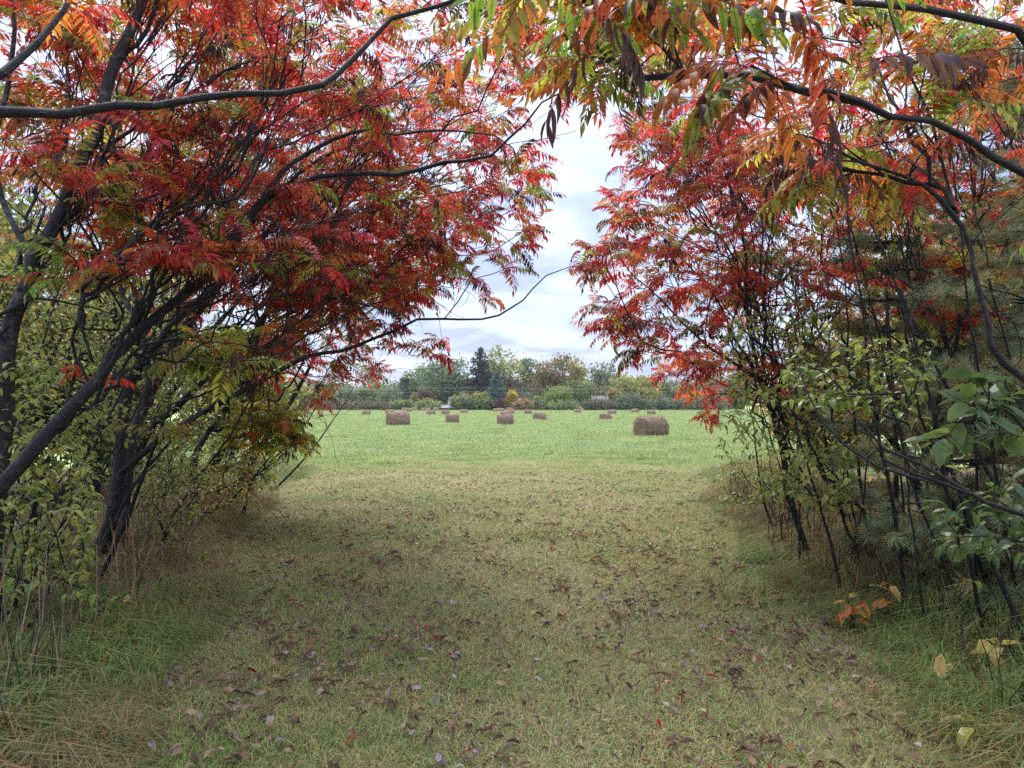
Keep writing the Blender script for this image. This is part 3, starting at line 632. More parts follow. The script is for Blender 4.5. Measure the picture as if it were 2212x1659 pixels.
conifer((*((1038 - 1106) / F * 130,), 130, 0), (868 - 747) / F * 130 + CAMZ, 9.0, (0.075, 0.085, 0.065), 'tall dark spruce with drooping ragged branches at mid tree line', 5, size=0.26, rows=30, droop=0.3)
conifer(((1073 - 1106) / F * 124, 124, 0), (868 - 800) / F * 124 + CAMZ, 4.6, (0.12, 0.18, 0.15), 'small blue-green conifer standing in front of the sparse yellowing tree', 6, size=0.2, rows=26, fill=1.5)
BUSHES = [
 (1195, 837, 72, 124, [(0.22, 0.30, 0.07), (0.28, 0.33, 0.08)], 'rounded bright green bush in front of the golden-brown tree'),
 (1248, 823, 84, 127, GG + BUSH, 'tall grey-green bush between the bright green bush and the far house'),
 (1365, 849, 78, 122, DK + GG, 'low dark green bush at the foot of the yellow willow-like tree'),
 (1326, 840, 24, 125, OR + YL, 'small peach-orange bush beside the utility pole'),
 (1300, 866, 60, 121, GG + BR, 'low brown-green bush in front of the far right house'),
 (1028, 845, 48, 123, YL + BUSH, 'yellow and green bush right of the grey roof'),
 (1101, 845, 28, 123, [(0.55, 0.42, 0.06), (0.48, 0.38, 0.07)], 'bright yellow rounded bush top left of the golden-brown tree'),
 (1079, 861, 18, 121, [(0.32, 0.10, 0.11), (0.14, 0.12, 0.07)], 'small dark pink bush below the blue-green conifer'),
 (1129, 862, 38, 120, [(0.45, 0.27, 0.16), (0.30, 0.24, 0.12)], 'salmon coloured bush at the field edge'),
 (1110, 856, 100, 126, DK, 'wide dark green bush mass under the bright yellow bush'),
 (1000, 850, 46, 121, DK + BUSH, 'dark green bush hiding the right half of the grey roofed house'),
 (1048, 862, 60, 122, BUSH + DK, 'low mixed green bush in front of the spruce'),
 (921, 842, 32, 125, BR, 'conical brown bush left of the shed'),
 (925, 866, 54, 121, BUSH, 'low yellow-green bush in front of the brown conical bush'),
 (897, 845, 18, 126, YL, 'thin yellow bush left of the brown conical bush'),
 (870, 866, 50, 122, GG + BUSH, 'low grey-green scrub at the foot of the narrow dark tree'),
 (800, 868, 90, 123, GG + BR, 'low brownish scrub behind the left hay bales'),
 (710, 868, 100, 124, BR + GG, 'low dry scrub strip behind the leftmost bales'),
 (1215, 870, 70, 121, DK + BUSH, 'low shadowy green bush along the field edge at centre'),
 (1165, 868, 60, 122, DK, 'low dark bush at the foot of the golden-brown tree'),
 (1440, 862, 70, 122, DK + GG, 'dark low bush beside the last bales on the right'),
 (1520, 862, 90, 122, GG + G1, 'low green scrub behind the right-hand stems'),
]
for u, vt, w, y, c, lb in BUSHES:
    far(u, vt, w, y, c, lb, 'far_bush', 'bush', low=0.0, nclump=int(40 + w), per=30, size=0.2, lumps=5, bark=False, depthf=0.5)

BACK = ['leftmost behind the left thicket edge', 'behind the yellow-green tree at left', 'behind the low red branch tips', 'above the pale bale at left', 'behind the grey-green bare-stemmed tree', 'behind the brown conical bush', 'behind the shed',
        'behind the dark spruce', 'behind the bright yellow bush', 'left behind the golden-brown tree', 'right behind the golden-brown tree', 'between golden-brown tree and oak', 'behind the oak and pole', 'behind the willow-like tree', 'right of the willow-like tree', 'in gaps of right stems', 'rightmost of all']
for i, (u, vt) in enumerate(((600, 835), (665, 830), (730, 828), (790, 836), (850, 826), (925, 818), (985, 822), (1045, 826), (1100, 820), (1155, 822), (1215, 820), (1270, 826), (1330, 822), (1400, 818), (1460, 826), (1520, 822), (1590, 826))):
    far(u, vt, 80, 150 + 6 * math.sin(i * 2.3), (G1 + GG, DK + G1, GG + GB)[i % 3], 'tree in the back row of the far wood, ' + BACK[i], nclump=80, per=30, low=0.02, size=0.34, lumps=5)
# houses, pole and wires beyond the field
M_roof = plain_material('grey_roof', (0.06, 0.06, 0.08), (0.10, 0.10, 0.125), 0.6, 2); M_wall = plain_material('house_wall', (0.30, 0.26, 0.24), (0.38, 0.34, 0.31), 0.8, 2)
M_shed = plain_material('shed_tarp', (0.035, 0.05, 0.06), (0.06, 0.08, 0.09), 0.6, 3); M_glass = plain_material('dark_window', (0.02, 0.025, 0.03), (0.04, 0.045, 0.05), 0.15, 1, 0.0)
M_wood = plain_material('weathered_wood', (0.14, 0.12, 0.10), (0.22, 0.19, 0.16), 0.8, 3); M_wire = plain_material('wire', (0.3, 0.3, 0.32), (0.4, 0.4, 0.42), 0.5, 3)
M_trim = plain_material('white_trim', (0.65, 0.65, 0.65), (0.75, 0.75, 0.75), 0.6, 3)
def house(x, y, w, dpt, wall_h, roof_h, label, mwall, mroof, name='far_house', rz=0.0):
    root = empty(name, (x, y, 0), label, 'shed' if name == 'shed' else 'house'); mb = MB(); hw, hd = w / 2, dpt / 2
    V = [(-hw, -hd, 0), (hw, -hd, 0), (hw, hd, 0), (-hw, hd, 0), (-hw, -hd, wall_h), (hw, -hd, wall_h), (hw, hd, wall_h), (-hw, hd, wall_h), (-hw, 0, wall_h + roof_h), (hw, 0, wall_h + roof_h)]
    mb.add(np.array(V) + [x, y, 0], [(0, 1, 5, 4), (2, 3, 7, 6), (1, 2, 6, 9, 5), (3, 0, 4, 8, 7)]); mb.obj('wall', mwall, root)
    for s in (-1, 1):
        rb = MB(); e = 0.35; sl = roof_h / hd
        a = np.array([(-hw - e, s * (hd + e), wall_h - e * sl + 0.05), (hw + e, s * (hd + e), wall_h - e * sl + 0.05), (hw + e, 0, wall_h + roof_h + 0.05), (-hw - e, 0, wall_h + roof_h + 0.05)])
        b = a + [0, 0, 0.14]; rb.add(np.vstack([a, b]) + [x, y, 0], [(0, 1, 2, 3), (4, 7, 6, 5), (0, 4, 5, 1), (1, 5, 6, 2), (2, 6, 7, 3), (3, 7, 4, 0)]); rb.obj('roof', mroof, root)
    for k in (-0.28, 0.22):
        wb = MB(); box(wb, (x + k * w, y - hd - 0.03, wall_h * 0.55), (w * 0.14 + 0.1, 0.06, wall_h * 0.4 + 0.1)); fr = wb.obj('window', M_trim, root)
        pb = MB(); box(pb, (x + k * w, y - hd - 0.07, wall_h * 0.55), (w * 0.14, 0.02, wall_h * 0.4)); p = pb.obj('pane', M_glass, None); p.parent = fr; p.matrix_parent_inverse = fr.matrix_world.inverted()
    return root
house((992 - 1106) / F * 124, 127, 3.4, 5, 1.2, 1.2, 'low house with pale grey gable roof half hidden by dark bushes left of the spruce', M_wall, M_roof)
house((960 - 1106) / F * 121, 121, 2.9, 2.2, 0.6, 0.35, 'small dark shed with low blue-grey roof left of the grey roofed house', M_shed, M_shed, 'shed')
house((1300 - 1106) / F * 129, 129, 3.2, 5, 1.4, 1.2, 'pale house behind bushes beside the utility pole on the right', M_wall, M_roof)
pu = (1309 - 1106) / F * 119
root = empty('utility_pole', (pu, 119, 0), 'slim wooden utility pole in front of the pale far house', 'utility pole')
mb = MB(); tube(mb, [(pu, 119, 0), (pu, 119, 4.2)], (0.1, 0.08), 8); mb.obj('pole', M_wood, root, True)
mb = MB(); box(mb, (pu, 118.88, 3.9), (1.4, 0.08, 0.1)); mb.obj('crossarm', M_wood, root)
for i, (z, lb) in enumerate(((4.15, 'uppermost thin wire crossing in front of the far trees'), (3.97, 'middle thin wire crossing in front of the far trees'), (3.45, 'lowest thin wire crossing in front of the far trees'))):
    mb = MB(); xs = np.linspace(-45, 62, 60); sag = 0.25 * (((xs - pu + 200) % 35) / 17.5 - 1) ** 2 - 0.25
    tube(mb, np.stack([xs, np.full(60, 118.8), z + sag], 1), np.full(60, 0.006), 4); o = mb.obj('wire', M_wire, None, True); tag(o, lb, 'wire', 'overhead wires')

def haze():
    mb = MB(); box(mb, (0, 75, 13), (420, 260, 29)); m, nt, N, L = new_mat('haze'); v = N('ShaderNodeVolumePrincipled'); v.inputs['Color'].default_value = (0.82, 0.87, 0.95, 1)
    v.inputs['Density'].default_value = 0.0003; v.inputs['Anisotropy'].default_value = 0.2; out = N('ShaderNodeOutputMaterial'); L(v.outputs[0], out.inputs['Volume']); mb.obj('haze', m, None, False, 'stuff')
haze()
# ------------------------------------------------------------------ hay bales
def straw_mat():
    m, nt, N, L = new_mat('hay'); tc = N('ShaderNodeTexCoord'); mp = N('ShaderNodeMapping'); mp.inputs['Scale'].default_value = (3, 26, 26); L(tc.outputs['Object'], mp.inputs[0])
    at = N('ShaderNodeAttribute'); at.attribute_name = 'Col'
    b = ramp(N, L, noise(N, L, mp.outputs[0], 2.2, 6, 0.8), 0.32, 0.68, (0.10, 0.062, 0.04), (0.50, 0.35, 0.24))
    b = mixc(N, L, b, at.outputs['Color'], 1.0, 'MULTIPLY')
    pb = N('ShaderNodeBsdfPrincipled'); L(b, pb.inputs['Base Color']); pb.inputs['Roughness'].default_value = 0.85
    bp = N('ShaderNodeBump'); bp.inputs['Strength'].default_value = 1; bp.inputs['Distance'].default_value = 0.05; L(noise(N, L, mp.outputs[0], 4, 6, 0.8), bp.inputs['Height']); L(bp.outputs[0], pb.inputs['Normal'])
    out = N('ShaderNodeOutputMaterial'); L(pb.outputs[0], out.inputs[0]); return m
M_hay = straw_mat()
def bale_body(seed, L_=1.45, r=0.62):
    rg = np.random.default_rng(seed); mb = MB(); ns, nr = 40, 15; prof = []
    xs = np.linspace(-1, 1, nr)
    for q in xs: prof.append((q * L_ / 2, r * (1 - 0.10 * abs(q) ** 8 + rg.normal(0, 0.006))))
    prof = [(-L_ / 2 - 0.01, r * 0.45), (-L_ / 2 - 0.03, r * 0.8)] + prof + [(L_ / 2 + 0.03, r * 0.8), (L_ / 2 + 0.01, r * 0.45)]
    V = []; ph = rg.uniform(0, 6, 6)
    for i, (xx, rr) in enumerate(prof):
        for k in range(ns):
            a = k * 2 * math.pi / ns; q = rr * (1 + 0.012 * math.sin(3 * a + ph[0]) + 0.012 * rg.normal() + 0.01 * math.sin(xx * 9 + ph[1]))
            z = q * math.sin(a); z = max(z, -r * 0.93) ; V.append((xx, q * math.cos(a) * (1.04 if z < 0 else 1), z + r * 0.80))
    idx = np.arange(len(prof) * ns).reshape(len(prof), ns); nx_ = np.roll(idx, -1, 1)
    mb.add_np(np.array(V), np.stack([idx[:-1], nx_[:-1], nx_[1:], idx[1:]], -1).reshape(-1, 4))
    n0 = len(V); mb.add([(-L_ / 2 + 0.03, 0, r * 0.80)] + V[:ns], [(0, 1 + (k + 1) % ns, 1 + k) for k in range(ns)]); mb.add([(L_ / 2 - 0.03, 0, r * 0.80)] + V[-ns:], [(0, 1 + k, 1 + (k + 1) % ns) for k in range(ns)])
    me = mb.mesh('bale_body', True); me.materials.append(M_hay)
    sb = MB()                                                       # loose strands
    for i in range(2600):
        a = rg.uniform(-0.5, 3.64); xx = rg.uniform(-L_ / 2, L_ / 2); nrm = np.array([0, math.cos(a), math.sin(a)]); p = np.array([xx, 0, r * 0.80]) + nrm * r * 0.985; tg = np.array([0, -math.sin(a), math.cos(a)])
        if rg.random() < 0.25: e_ = rg.choice([-1, 1]); q = r * math.sqrt(rg.random()); a2 = rg.uniform(0, 6.28); nrm = np.array([e_, 0, 0]); p = np.array([e_ * (L_ / 2 + 0.005), q * math.cos(a2), r * 0.80 + q * math.sin(a2)]); tg = np.array([0, -math.sin(a2), math.cos(a2)])
        d = norm(tg * rg.choice([-1, 1]) + nrm * rg.uniform(0.02, 0.4) + rg.normal(0, 0.35, 3)); l = rg.uniform(0.08, 0.24); sd = norm(np.cross(d, nrm)) * 0.009
        g = rg.choice([0.35, 0.8, 1.6, 3.0]); sb.add([p - sd, p + sd, p + d * l + nrm * 0.01], [(0, 1, 2)], (g * 1.1, g, g * 0.92))
    sm = sb.mesh('straw'); sm.materials.append(M_hay); return me, sm
BM = [bale_body(200 + i, 1.4 + 0.12 * (i % 2), 0.60 + 0.02 * i) for i in range(3)]
# zoomed crop pixels (x0, x1, top, bottom) -> label, turn
BALES = [
 (1888, 2123, 615, 740, 'largest nearest brown round hay bale under the right red leaves', 28),
 (287, 446, 612, 670, 'wide brown hay bale in the left front of the field below the red branch', 22),
 (674, 766, 607, 656, 'short squarish brown hay bale second from left in the front row', 6),
 (1006, 1118, 607, 665, 'brown hay bale at the centre with another bale peeping over its top', 8),
 (1034, 1098, 594, 612, 'hay bale peeping over the top of the centre front bale', 12),
 (1249, 1320, 600, 633, 'hay bale with its round end turned left just right of the centre pair', 40),
 (1680, 1743, 604, 632, 'hay bale with its round end showing left of the nearest big bale', 48),
 (558, 606, 575, 600, 'small square hay bale left of the pale-topped one in the middle distance', 5),
 (650, 699, 575, 600, 'small hay bale with pale top straight behind the second front bale', 10),
 (773, 817, 566, 590, 'small hay bale standing alone left of centre in the distance', 8),
 (419, 460, 558, 579, 'small dark hay bale behind the wide left front bale', 4),
 (283, 341, 576, 596, 'low slanting hay bale under the left red leaf tips', 30),
 (135, 191, 578, 601, 'pale hay bale below the hanging red branch at left', 15),
 (990, 1024, 562, 582, 'left one of two touching distant bales behind the centre', 6),
 (1022, 1049, 559, 579, 'right one of two touching distant bales behind the centre', 10),
 (1079, 1116, 570, 592, 'distant hay bale just right behind the centre pair', 8),
 (1073, 1099, 556, 570, 'tiny dark hay bale against the salmon coloured bush', 45),
 (1190, 1230, 574, 598, 'distant squarish hay bale above the one with its end turned left', 5),
 (1513, 1546, 566, 587, 'distant hay bale standing alone below the bright green bush', 4),
 (1736, 1771, 572, 597, 'distant hay bale above and right of the end-on bale', 6),
 (1885, 1921, 567, 588, 'distant hay bale with round right end below the yellow willow-like tree', -45),
 (1989, 2026, 576, 600, 'distant hay bale straight above the nearest big bale', 5),
 (398, 423, 548, 560, 'tiny bale at the far edge, leftmost of the far row', 10),
 (463, 491, 549, 560, 'tiny bale at the far edge, second of the far row', 8),
 (520, 548, 554, 566, 'tiny bale left of its touching neighbour at the far edge', 8),
 (546, 575, 553, 563, 'tiny bale right of its touching neighbour at the far edge', 8),
 (602, 630, 551, 563, 'tiny bale at the far edge in front of the dark shed', 8),
]
BALES.append((-242, -205, 576, 599, 'hay bale half hidden at the left thicket edge', 40))
for i, (x0, x1, tp, bt, lb, turn) in enumerate(BALES):
    f_ = 0.4304 * 0.7745; u = 737.3 + (x0 + x1) / 2 * f_; vb = 697 + bt * f_
    d = min(118, CAMZ * F / max(3, (vb + 1.5 - 868))); p = pt(u, 868, d); k = i % 3
    width = (x1 - x0) * f_ / F * d; proj_w = 1.45 * math.cos(math.radians(abs(turn))) + 1.24 * math.sin(math.radians(abs(turn))); s = min(1.12, max(0.62, width / proj_w))
    root = empty('hay_bale', (p[0], d, 0), lb, 'hay bale', 'round hay bales lying in the field'); root.rotation_euler = (0, 0, math.radians(turn)); root.scale = (s, s, s)
    for me, nm, kd in ((BM[k][0], 'body', None), (BM[k][1], 'straw', 'stuff')):
        o = bpy.data.objects.new(nm, me); COL.objects.link(o); o.parent = root
        if kd: o['kind'] = kd

#SUMACS
# ------------------------------------------------------------------ sumac trees, left side
A_ = line([(-260, 215), (-120, 245), (0, 240), (80, 232), (130, 238), (250, 223), (333, 233), (430, 215), (520, 207), (600, 200), (700, 180), (737, 150), (790, 95), (847, 37), (937, 13), (1020, -10)], 0.021, 0.010, 2.3, 3.6)
K_ = line([(-80, 215), (0, 160), (33, 130), (83, 90), (113, 60), (143, 23), (165, -20)], 0.016, 0.010, 2.5, 2.9)
b0 = gp(-3.1, 1.9)
sumac('sumac tree with long bare near-horizontal limb crossing the upper left', b0,
      [('trunk', [[*b0, 0.045], [-2.9, 1.95, 1.2, 0.04], [-2.45, 2.1, 2.1, 0.034], A_[0]]), ('branch', A_), ('branch', K_)],
      [(300, -260), (1150, -260), (1150, 40), (800, 60), (300, -60)], 5, (3.6, 4.4), W_MIX, size=(0.22, 0.3), zmin=2.2)
B_ = line([(0, 1053), (50, 1000), (100, 946), (143, 896), (187, 846), (213, 820), (233, 776), (267, 746), (300, 716), (350, 676), (400, 640), (443, 603), (480, 550), (520, 490), (560, 440), (587, 405)], 0.042, 0.024, 4.0, 4.9)
B1 = line([(587, 405), (633, 353), (720, 300), (797, 277), (853, 290), (953, 283), (1070, 290)], 0.019, 0.006, 4.9, 5.8)
B2 = line([(587, 405), (600, 333), (650, 283), (710, 233), (730, 140), (748, 60), (760, -30)], 0.019, 0.009, 4.9, 5.4)
C_ = line([(577, 427), (650, 395), (737, 377), (853, 380), (903, 367), (957, 348), (1003, 348), (1063, 333), (1103, 300), (1137, 270), (1170, 227), (1223, 197)], 0.021, 0.006, 4.9, 5.2)
b0 = gp(-3.75, 3.9)
sumac('sumac tree with thick black trunk leaning from the lower left towards the centre', b0,
      [('trunk', trunk_to(b0, B_, 0.045)), ('branch', B1), ('branch', B2), ('branch', C_)],
      [(500, -100), (1230, -100), (1210, 60), (1160, 240), (1180, 400), (1050, 470), (800, 420), (560, 330)], 50, (5.6, 7.6), W_RED, nf=(5, 9), limbs=((80, 500), (560, 950), (450, 1150), (-20, 420), (4.2, 4.8), 13))
D_ = line([(0, 1010), (12, 900), (20, 753), (40, 653), (67, 593), (67, 547), (100, 500), (133, 450), (160, 390), (187, 333), (213, 293), (227, 233), (240, 167), (257, 117), (277, 77), (300, 17), (312, -40)], 0.052, 0.030, 4.6, 4.9)
D2 = line([(250, 130), (300, 95), (335, 30), (345, -30)], 0.02, 0.013, 4.85, 5.1)
D3 = line([(67, 560), (20, 470), (-10, 330), (10, 200), (30, 60), (20, -30)], 0.022, 0.014, 4.7, 5.2)
b0 = gp(-3.35, 4.6)
sumac('sumac tree with stout lichen-flecked grey trunk rising at the far left edge', b0,
      [('trunk', trunk_to(b0, D_, 0.055)), ('branch', D2), ('branch', D3)],
      [(-100, -120), (600, -120), (600, 250), (350, 420), (-100, 380)], 42, (5.6, 7.8), W_MIX, mat=M_barkg, limbs=((20, 150), (500, 800), (150, 600), (-50, 250), (4.6, 5.0), 9))
E_ = line([(240, 1130), (262, 1013), (263, 953), (272, 875), (283, 813), (307, 773), (340, 740), (400, 670), (467, 620), (500, 540), (560, 460), (620, 400), (700, 340), (780, 300)], 0.062, 0.014, 6.5, 7.4)
H_ = line([(264, 1020), (343, 953), (400, 913), (467, 873), (533, 843), (583, 813), (617, 793), (667, 766), (737, 756), (800, 735), (850, 717), (900, 692), (960, 690), (1080, 680), (1130, 650), (1180, 600), (1240, 572)], 0.030, 0.004, 6.5, 6.7)
I_ = line([(228, 1160), (287, 1053), (333, 996), (377, 943), (450, 880), (560, 800), (640, 740), (740, 680), (840, 650)], 0.017, 0.006, 6.4, 6.6)
H2 = line([(860, 715), (885, 768), (905, 772), (922, 755), (923, 742)], 0.005, 0.003, 6.66, 6.7)
b0 = gp(-3.82, 6.5)
sumac('sumac tree with black trunk at the left lawn edge and one long low limb', b0,
      [('trunk', trunk_to(b0, E_, 0.062)), ('branch', H_), ('branch', I_), ('branch', H2)],
      [(620, 500), (900, 440), (1180, 440), (1180, 530), (1090, 610), (900, 650), (830, 740), (800, 815), (730, 830), (640, 790), (500, 640)], 58, (6.4, 8.4), W_RED, nf=(5, 9), limbs=((260, 480), (650, 900), (600, 1120), (200, 640), (6.4, 7.0), 12))
F_t = line([(277, 980), (293, 920), (317, 870), (347, 813), (390, 730), (450, 650), (520, 560), (600, 480), (690, 420)], 0.056, 0.016, 7.2, 8.2)
F2 = line([(317, 870), (322, 800), (300, 690), (262, 640), (255, 560), (245, 450), (238, 330), (235, 200), (240, 80)], 0.036, 0.014, 7.2, 7.8)
b0 = gp(-3.9, 7.1)
sumac('sumac tree with smooth grey forked trunk just behind the black one at left', b0, [('trunk', trunk_to(b0, F_t, 0.056)), ('branch', F2)],
      [(200, -100), (760, -60), (900, 200), (900, 420), (600, 560), (430, 560), (200, 350)], 46, (7.0, 9.0), W_RED, mat=M_barkg, limbs=((260, 330), (700, 950), (200, 900), (-60, 400), (7.2, 7.6), 14))
G_ = line([(310, 945), (383, 880), (433, 830), (477, 783), (495, 773), (550, 733), (600, 690), (690, 640), (770, 560), (850, 500), (940, 450)], 0.042, 0.010, 7.8, 9.0)
G2 = line([(540, 738), (600, 640), (650, 560), (720, 470), (800, 400)], 0.024, 0.009, 8.1, 9.0)
b0 = gp(-4.4, 7.7)
sumac('sumac tree with straight dark trunk slanting low to the right behind the forked grey trunk', b0, [('trunk', trunk_to(b0, G_, 0.045)), ('branch', G2)],
      [(760, 230), (1170, 230), (1190, 430), (1160, 550), (1000, 600), (760, 640), (560, 600)], 50, (8.0, 10.0), W_RED, limbs=((380, 600), (650, 900), (800, 1130), (150, 560), (7.8, 8.2), 12))
J_ = line([(420, 996), (443, 946), (467, 913), (510, 850), (560, 800), (620, 740), (690, 690), (760, 620)], 0.045, 0.012, 9.4, 10.6)
b0 = gp(-4.15, 9.3)
sumac('sumac tree with short leaning trunk in dry grass near the left field corner', b0, [('trunk', trunk_to(b0, J_, 0.048))],
      [(450, 560), (860, 520), (1000, 560), (930, 620), (870, 660), (830, 770), (800, 830), (700, 840), (560, 800)], 52, (9.5, 12.0), W_RED, limbs=((430, 560), (800, 980), (700, 1000), (450, 650), (9.4, 9.8), 5))
LBL = ['sumac tree deep in the left thicket with top reaching the upper centre', 'sumac tree behind the left thicket whose crown fills the upper left corner', 'sumac tree in the left thicket with crown over the middle of the left half',
       'sumac tree at the left back of the thicket among the yellow-green leaves', 'sumac tree in the left thicket nearest the open field']
SPEC = [((-4.9, 10.4), [(500, -120), (1150, -120), (1150, 200), (760, 330), (500, 200)], 38, (9, 12)), ((-6.0, 8.6), [(-100, -120), (520, -120), (520, 260), (-100, 300)], 34, (8, 11)),
        ((-5.6, 9.4), [(350, 150), (900, 150), (980, 420), (700, 520), (400, 480)], 36, (9, 11.5)), ((-7.2, 9.0), [(-100, 200), (420, 200), (420, 520), (200, 560), (-100, 480)], 30, (8, 11)),
        ((-5.0, 12.6), [(420, 460), (1000, 420), (960, 600), (880, 660), (820, 810), (700, 830), (560, 790), (400, 620)], 62, (12, 14.5))]
for (bx, by), rg_, nt_, dr, lb in [(a[0], a[1], a[2], a[3], l) for a, l in zip(SPEC, LBL)]:
    b0 = gp(bx, by); u0 = 1106 + bx / by * F; t = norm([0.75, R.uniform(-0.1, 0.2), 1.0]); q = [[*b0, 0.06], *[[*(b0 + t * s + np.array([0, 0, 0.06 * s * s]) + R.normal(0, 0.05, 3)), 0.06 - 0.013 * s] for s in (0.8, 1.7, 2.6)]]
    sumac(lb, b0, [('trunk', q)], rg_, nt_, dr, W_RED if bx > -6 else W_MIX, rmax=0.075, mat=M_barkg if R.random() < 0.4 else M_bark, limbs=((u0, u0 + 150), (500, 850), (u0 + 150, u0 + 650), (50, 400), (by, by + 0.4), 6))

b0 = gp(-3.5, 5.9)
sumac('young sumac with yellow-green fronds held out in front of the left stems', b0, [('trunk', [[*b0, 0.02], [-3.0, 5.7, 0.9, 0.016], [-2.7, 5.5, 1.5, 0.012]])], [(370, 720), (470, 700), (620, 770), (560, 810), (400, 790)], 9, (5.2, 5.7), W_GRN, nf=(4, 6), size=(0.34, 0.46))
b0 = gp(-3.6, 5.1)
sumac('young sumac with orange-tipped green fronds at left beside the leaning trunk', b0, [('trunk', [[*b0, 0.018], [-3.3, 5.0, 1.1, 0.014], [-3.0, 4.9, 1.9, 0.01]])], [(110, 520), (340, 550), (330, 640), (130, 600)], 8, (4.6, 5.0), dict(green=2, olive=2, orange=2, red=1.5), nf=(4, 6), size=(0.3, 0.4))
b0 = gp(-3.75, 9.9)
sumac('low sumac with bright yellow-green sprays at the left field corner', b0, [('trunk', [[*b0, 0.025], [-3.6, 9.9, 0.6, 0.02]])], [(520, 850), (610, 840), (650, 920), (655, 990), (600, 1030), (500, 1010)], 44, (9.3, 10.4), dict(yellow=3, green=3, olive=3, orange=0.7), nf=(6, 9), zmin=0.35, size=(0.3, 0.42))
# ------------------------------------------------------------------ sumac trees, right side
R4 = line([(2420, 470), (2212, 367), (2142, 333), (2092, 303), (2008, 263), (1925, 257), (1858, 227), (1792, 193), (1765, 190), (1715, 180), (1618, 133)], 0.015, 0.005, 2.6, 2.1)
R5 = line([(2420, 190), (2212, 95), (2192, 70), (2108, 50), (2008, 27), (1942, 13), (1832, 0), (1700, -45), (1520, -85), (1330, -100), (1160, -70)], 0.014, 0.005, 2.4, 1.75)
b0 = gp(2.9, 2.5)
near_tree = sumac('sumac tree at the right edge whose spotted orange and green leaves hang closest overhead', b0,
      [('trunk', [[*b0, 0.04], [2.75, 2.5, 1.0, 0.034], [2.5, 2.55, 1.9, 0.028], R4[0]]), ('branch', R4), ('branch', [[2.5, 2.55, 1.95, 0.02], [2.3, 2.5, 2.5, 0.016]] + R5)],
      [(1120, -80), (1500, -80), (1440, 120), (1330, 185), (1210, 160)], 22, (2.6, 3.8), W_UP, size=(0.27, 0.36), zmin=2.2, nf=(4, 6))
R3 = line([(2212, 820), (2175, 786), (2145, 743), (2138, 703), (2118, 626), (2102, 580), (2098, 547), (2075, 493), (2025, 427), (1992, 393), (1942, 373), (1858, 347), (1808, 327), (1758, 300), (1708, 287)], 0.015, 0.005, 3.1, 3.4)
R3b = line([(2060, 450), (2030, 330), (2010, 250), (1960, 150), (1930, 60), (1900, -40)], 0.008, 0.005, 3.3, 3.6)
b0 = gp(2.95, 3.3)
sumac('sumac tree with reddish-black bent trunk curving in from the right edge', b0, [('trunk', [[*b0, 0.025], [2.75, 3.2, 0.9, 0.02]] + R3), ('branch', R3b)],
      [(1500, 0), (2250, -60), (2250, 330), (1900, 420), (1700, 380), (1560, 300)], 26, (3.2, 4.8), W_MIX, size=(0.26, 0.38), wither=0.2, limbs=((2000, 2150), (450, 750), (1700, 2050), (0, 350), (3.3, 3.7), 2))
R1 = line([(1715, 1100), (1702, 1063), (1692, 980), (1672, 913), (1642, 820), (1632, 766), (1618, 703), (1612, 620), (1608, 553), (1600, 500), (1590, 440), (1570, 380)], 0.026, 0.010, 7.0, 7.4)
R2 = line([(1692, 880), (1662, 843), (1618, 806), (1575, 783), (1525, 750), (1475, 696), (1430, 650), (1400, 620)], 0.022, 0.006, 7.0, 7.3)
R2b = line([(1640, 815), (1590, 740), (1560, 660), (1500, 590), (1450, 540)], 0.018, 0.006, 7.1, 7.6)
R2c = line([(1650, 840), (1650, 760), (1655, 680), (1640, 600), (1650, 500), (1640, 420)], 0.018, 0.008, 7.1, 7.8)
b0 = gp((1745 - 1106) / F * 7.0, 7.0)
sumac('sumac tree with slim black trunk at the right lawn edge spreading red leaves', b0, [('trunk', trunk_to(b0, R1, 0.026)), ('branch', R2), ('branch', R2b), ('branch', R2c)],
      [(1335, 260), (1640, 200), (1720, 420), (1640, 600), (1560, 760), (1500, 860), (1420, 790), (1310, 720), (1270, 655), (1290, 560), (1340, 430)], 84, (6.6, 8.6), W_RED, nf=(5, 9), limbs=((1640, 1710), (750, 1050), (1400, 1700), (200, 650), (6.9, 7.2), 8))
LBL = ['sumac tree in the right thicket with crimson crown beside the sky gap', 'sumac tree filling the top right corner with orange-red leaves', 'sumac tree deep in the right thicket behind the pine boughs',
       'sumac tree at the right field corner with low red sprays by the big bale', 'sumac tree in the right thicket with crown above the black slim trunk']
SPEC = [((4.3, 9.0), [(1340, 120), (1700, 60), (1800, 480), (1640, 700), (1320, 600), (1325, 400)], 66, (8.5, 11), W_RED), ((4.2, 6.2), [(1700, -120), (2300, -120), (2300, 420), (1800, 480)], 42, (5.5, 8), W_MIX),
        ((6.2, 8.6), [(1560, 350), (1750, 250), (2300, 250), (2300, 700), (1800, 700), (1580, 640)], 62, (8, 10.5), W_RED), ((4.9, 11.6), [(1400, 780), (1560, 720), (1640, 800), (1560, 900), (1500, 900)], 26, (10.5, 13), dict(red=4, crimson=3, pink=2, orange=2, olive=1)),
        ((4.6, 7.6), [(1320, -120), (1800, -120), (1750, 350), (1500, 420), (1340, 240)], 54, (6.5, 9), W_RED)]
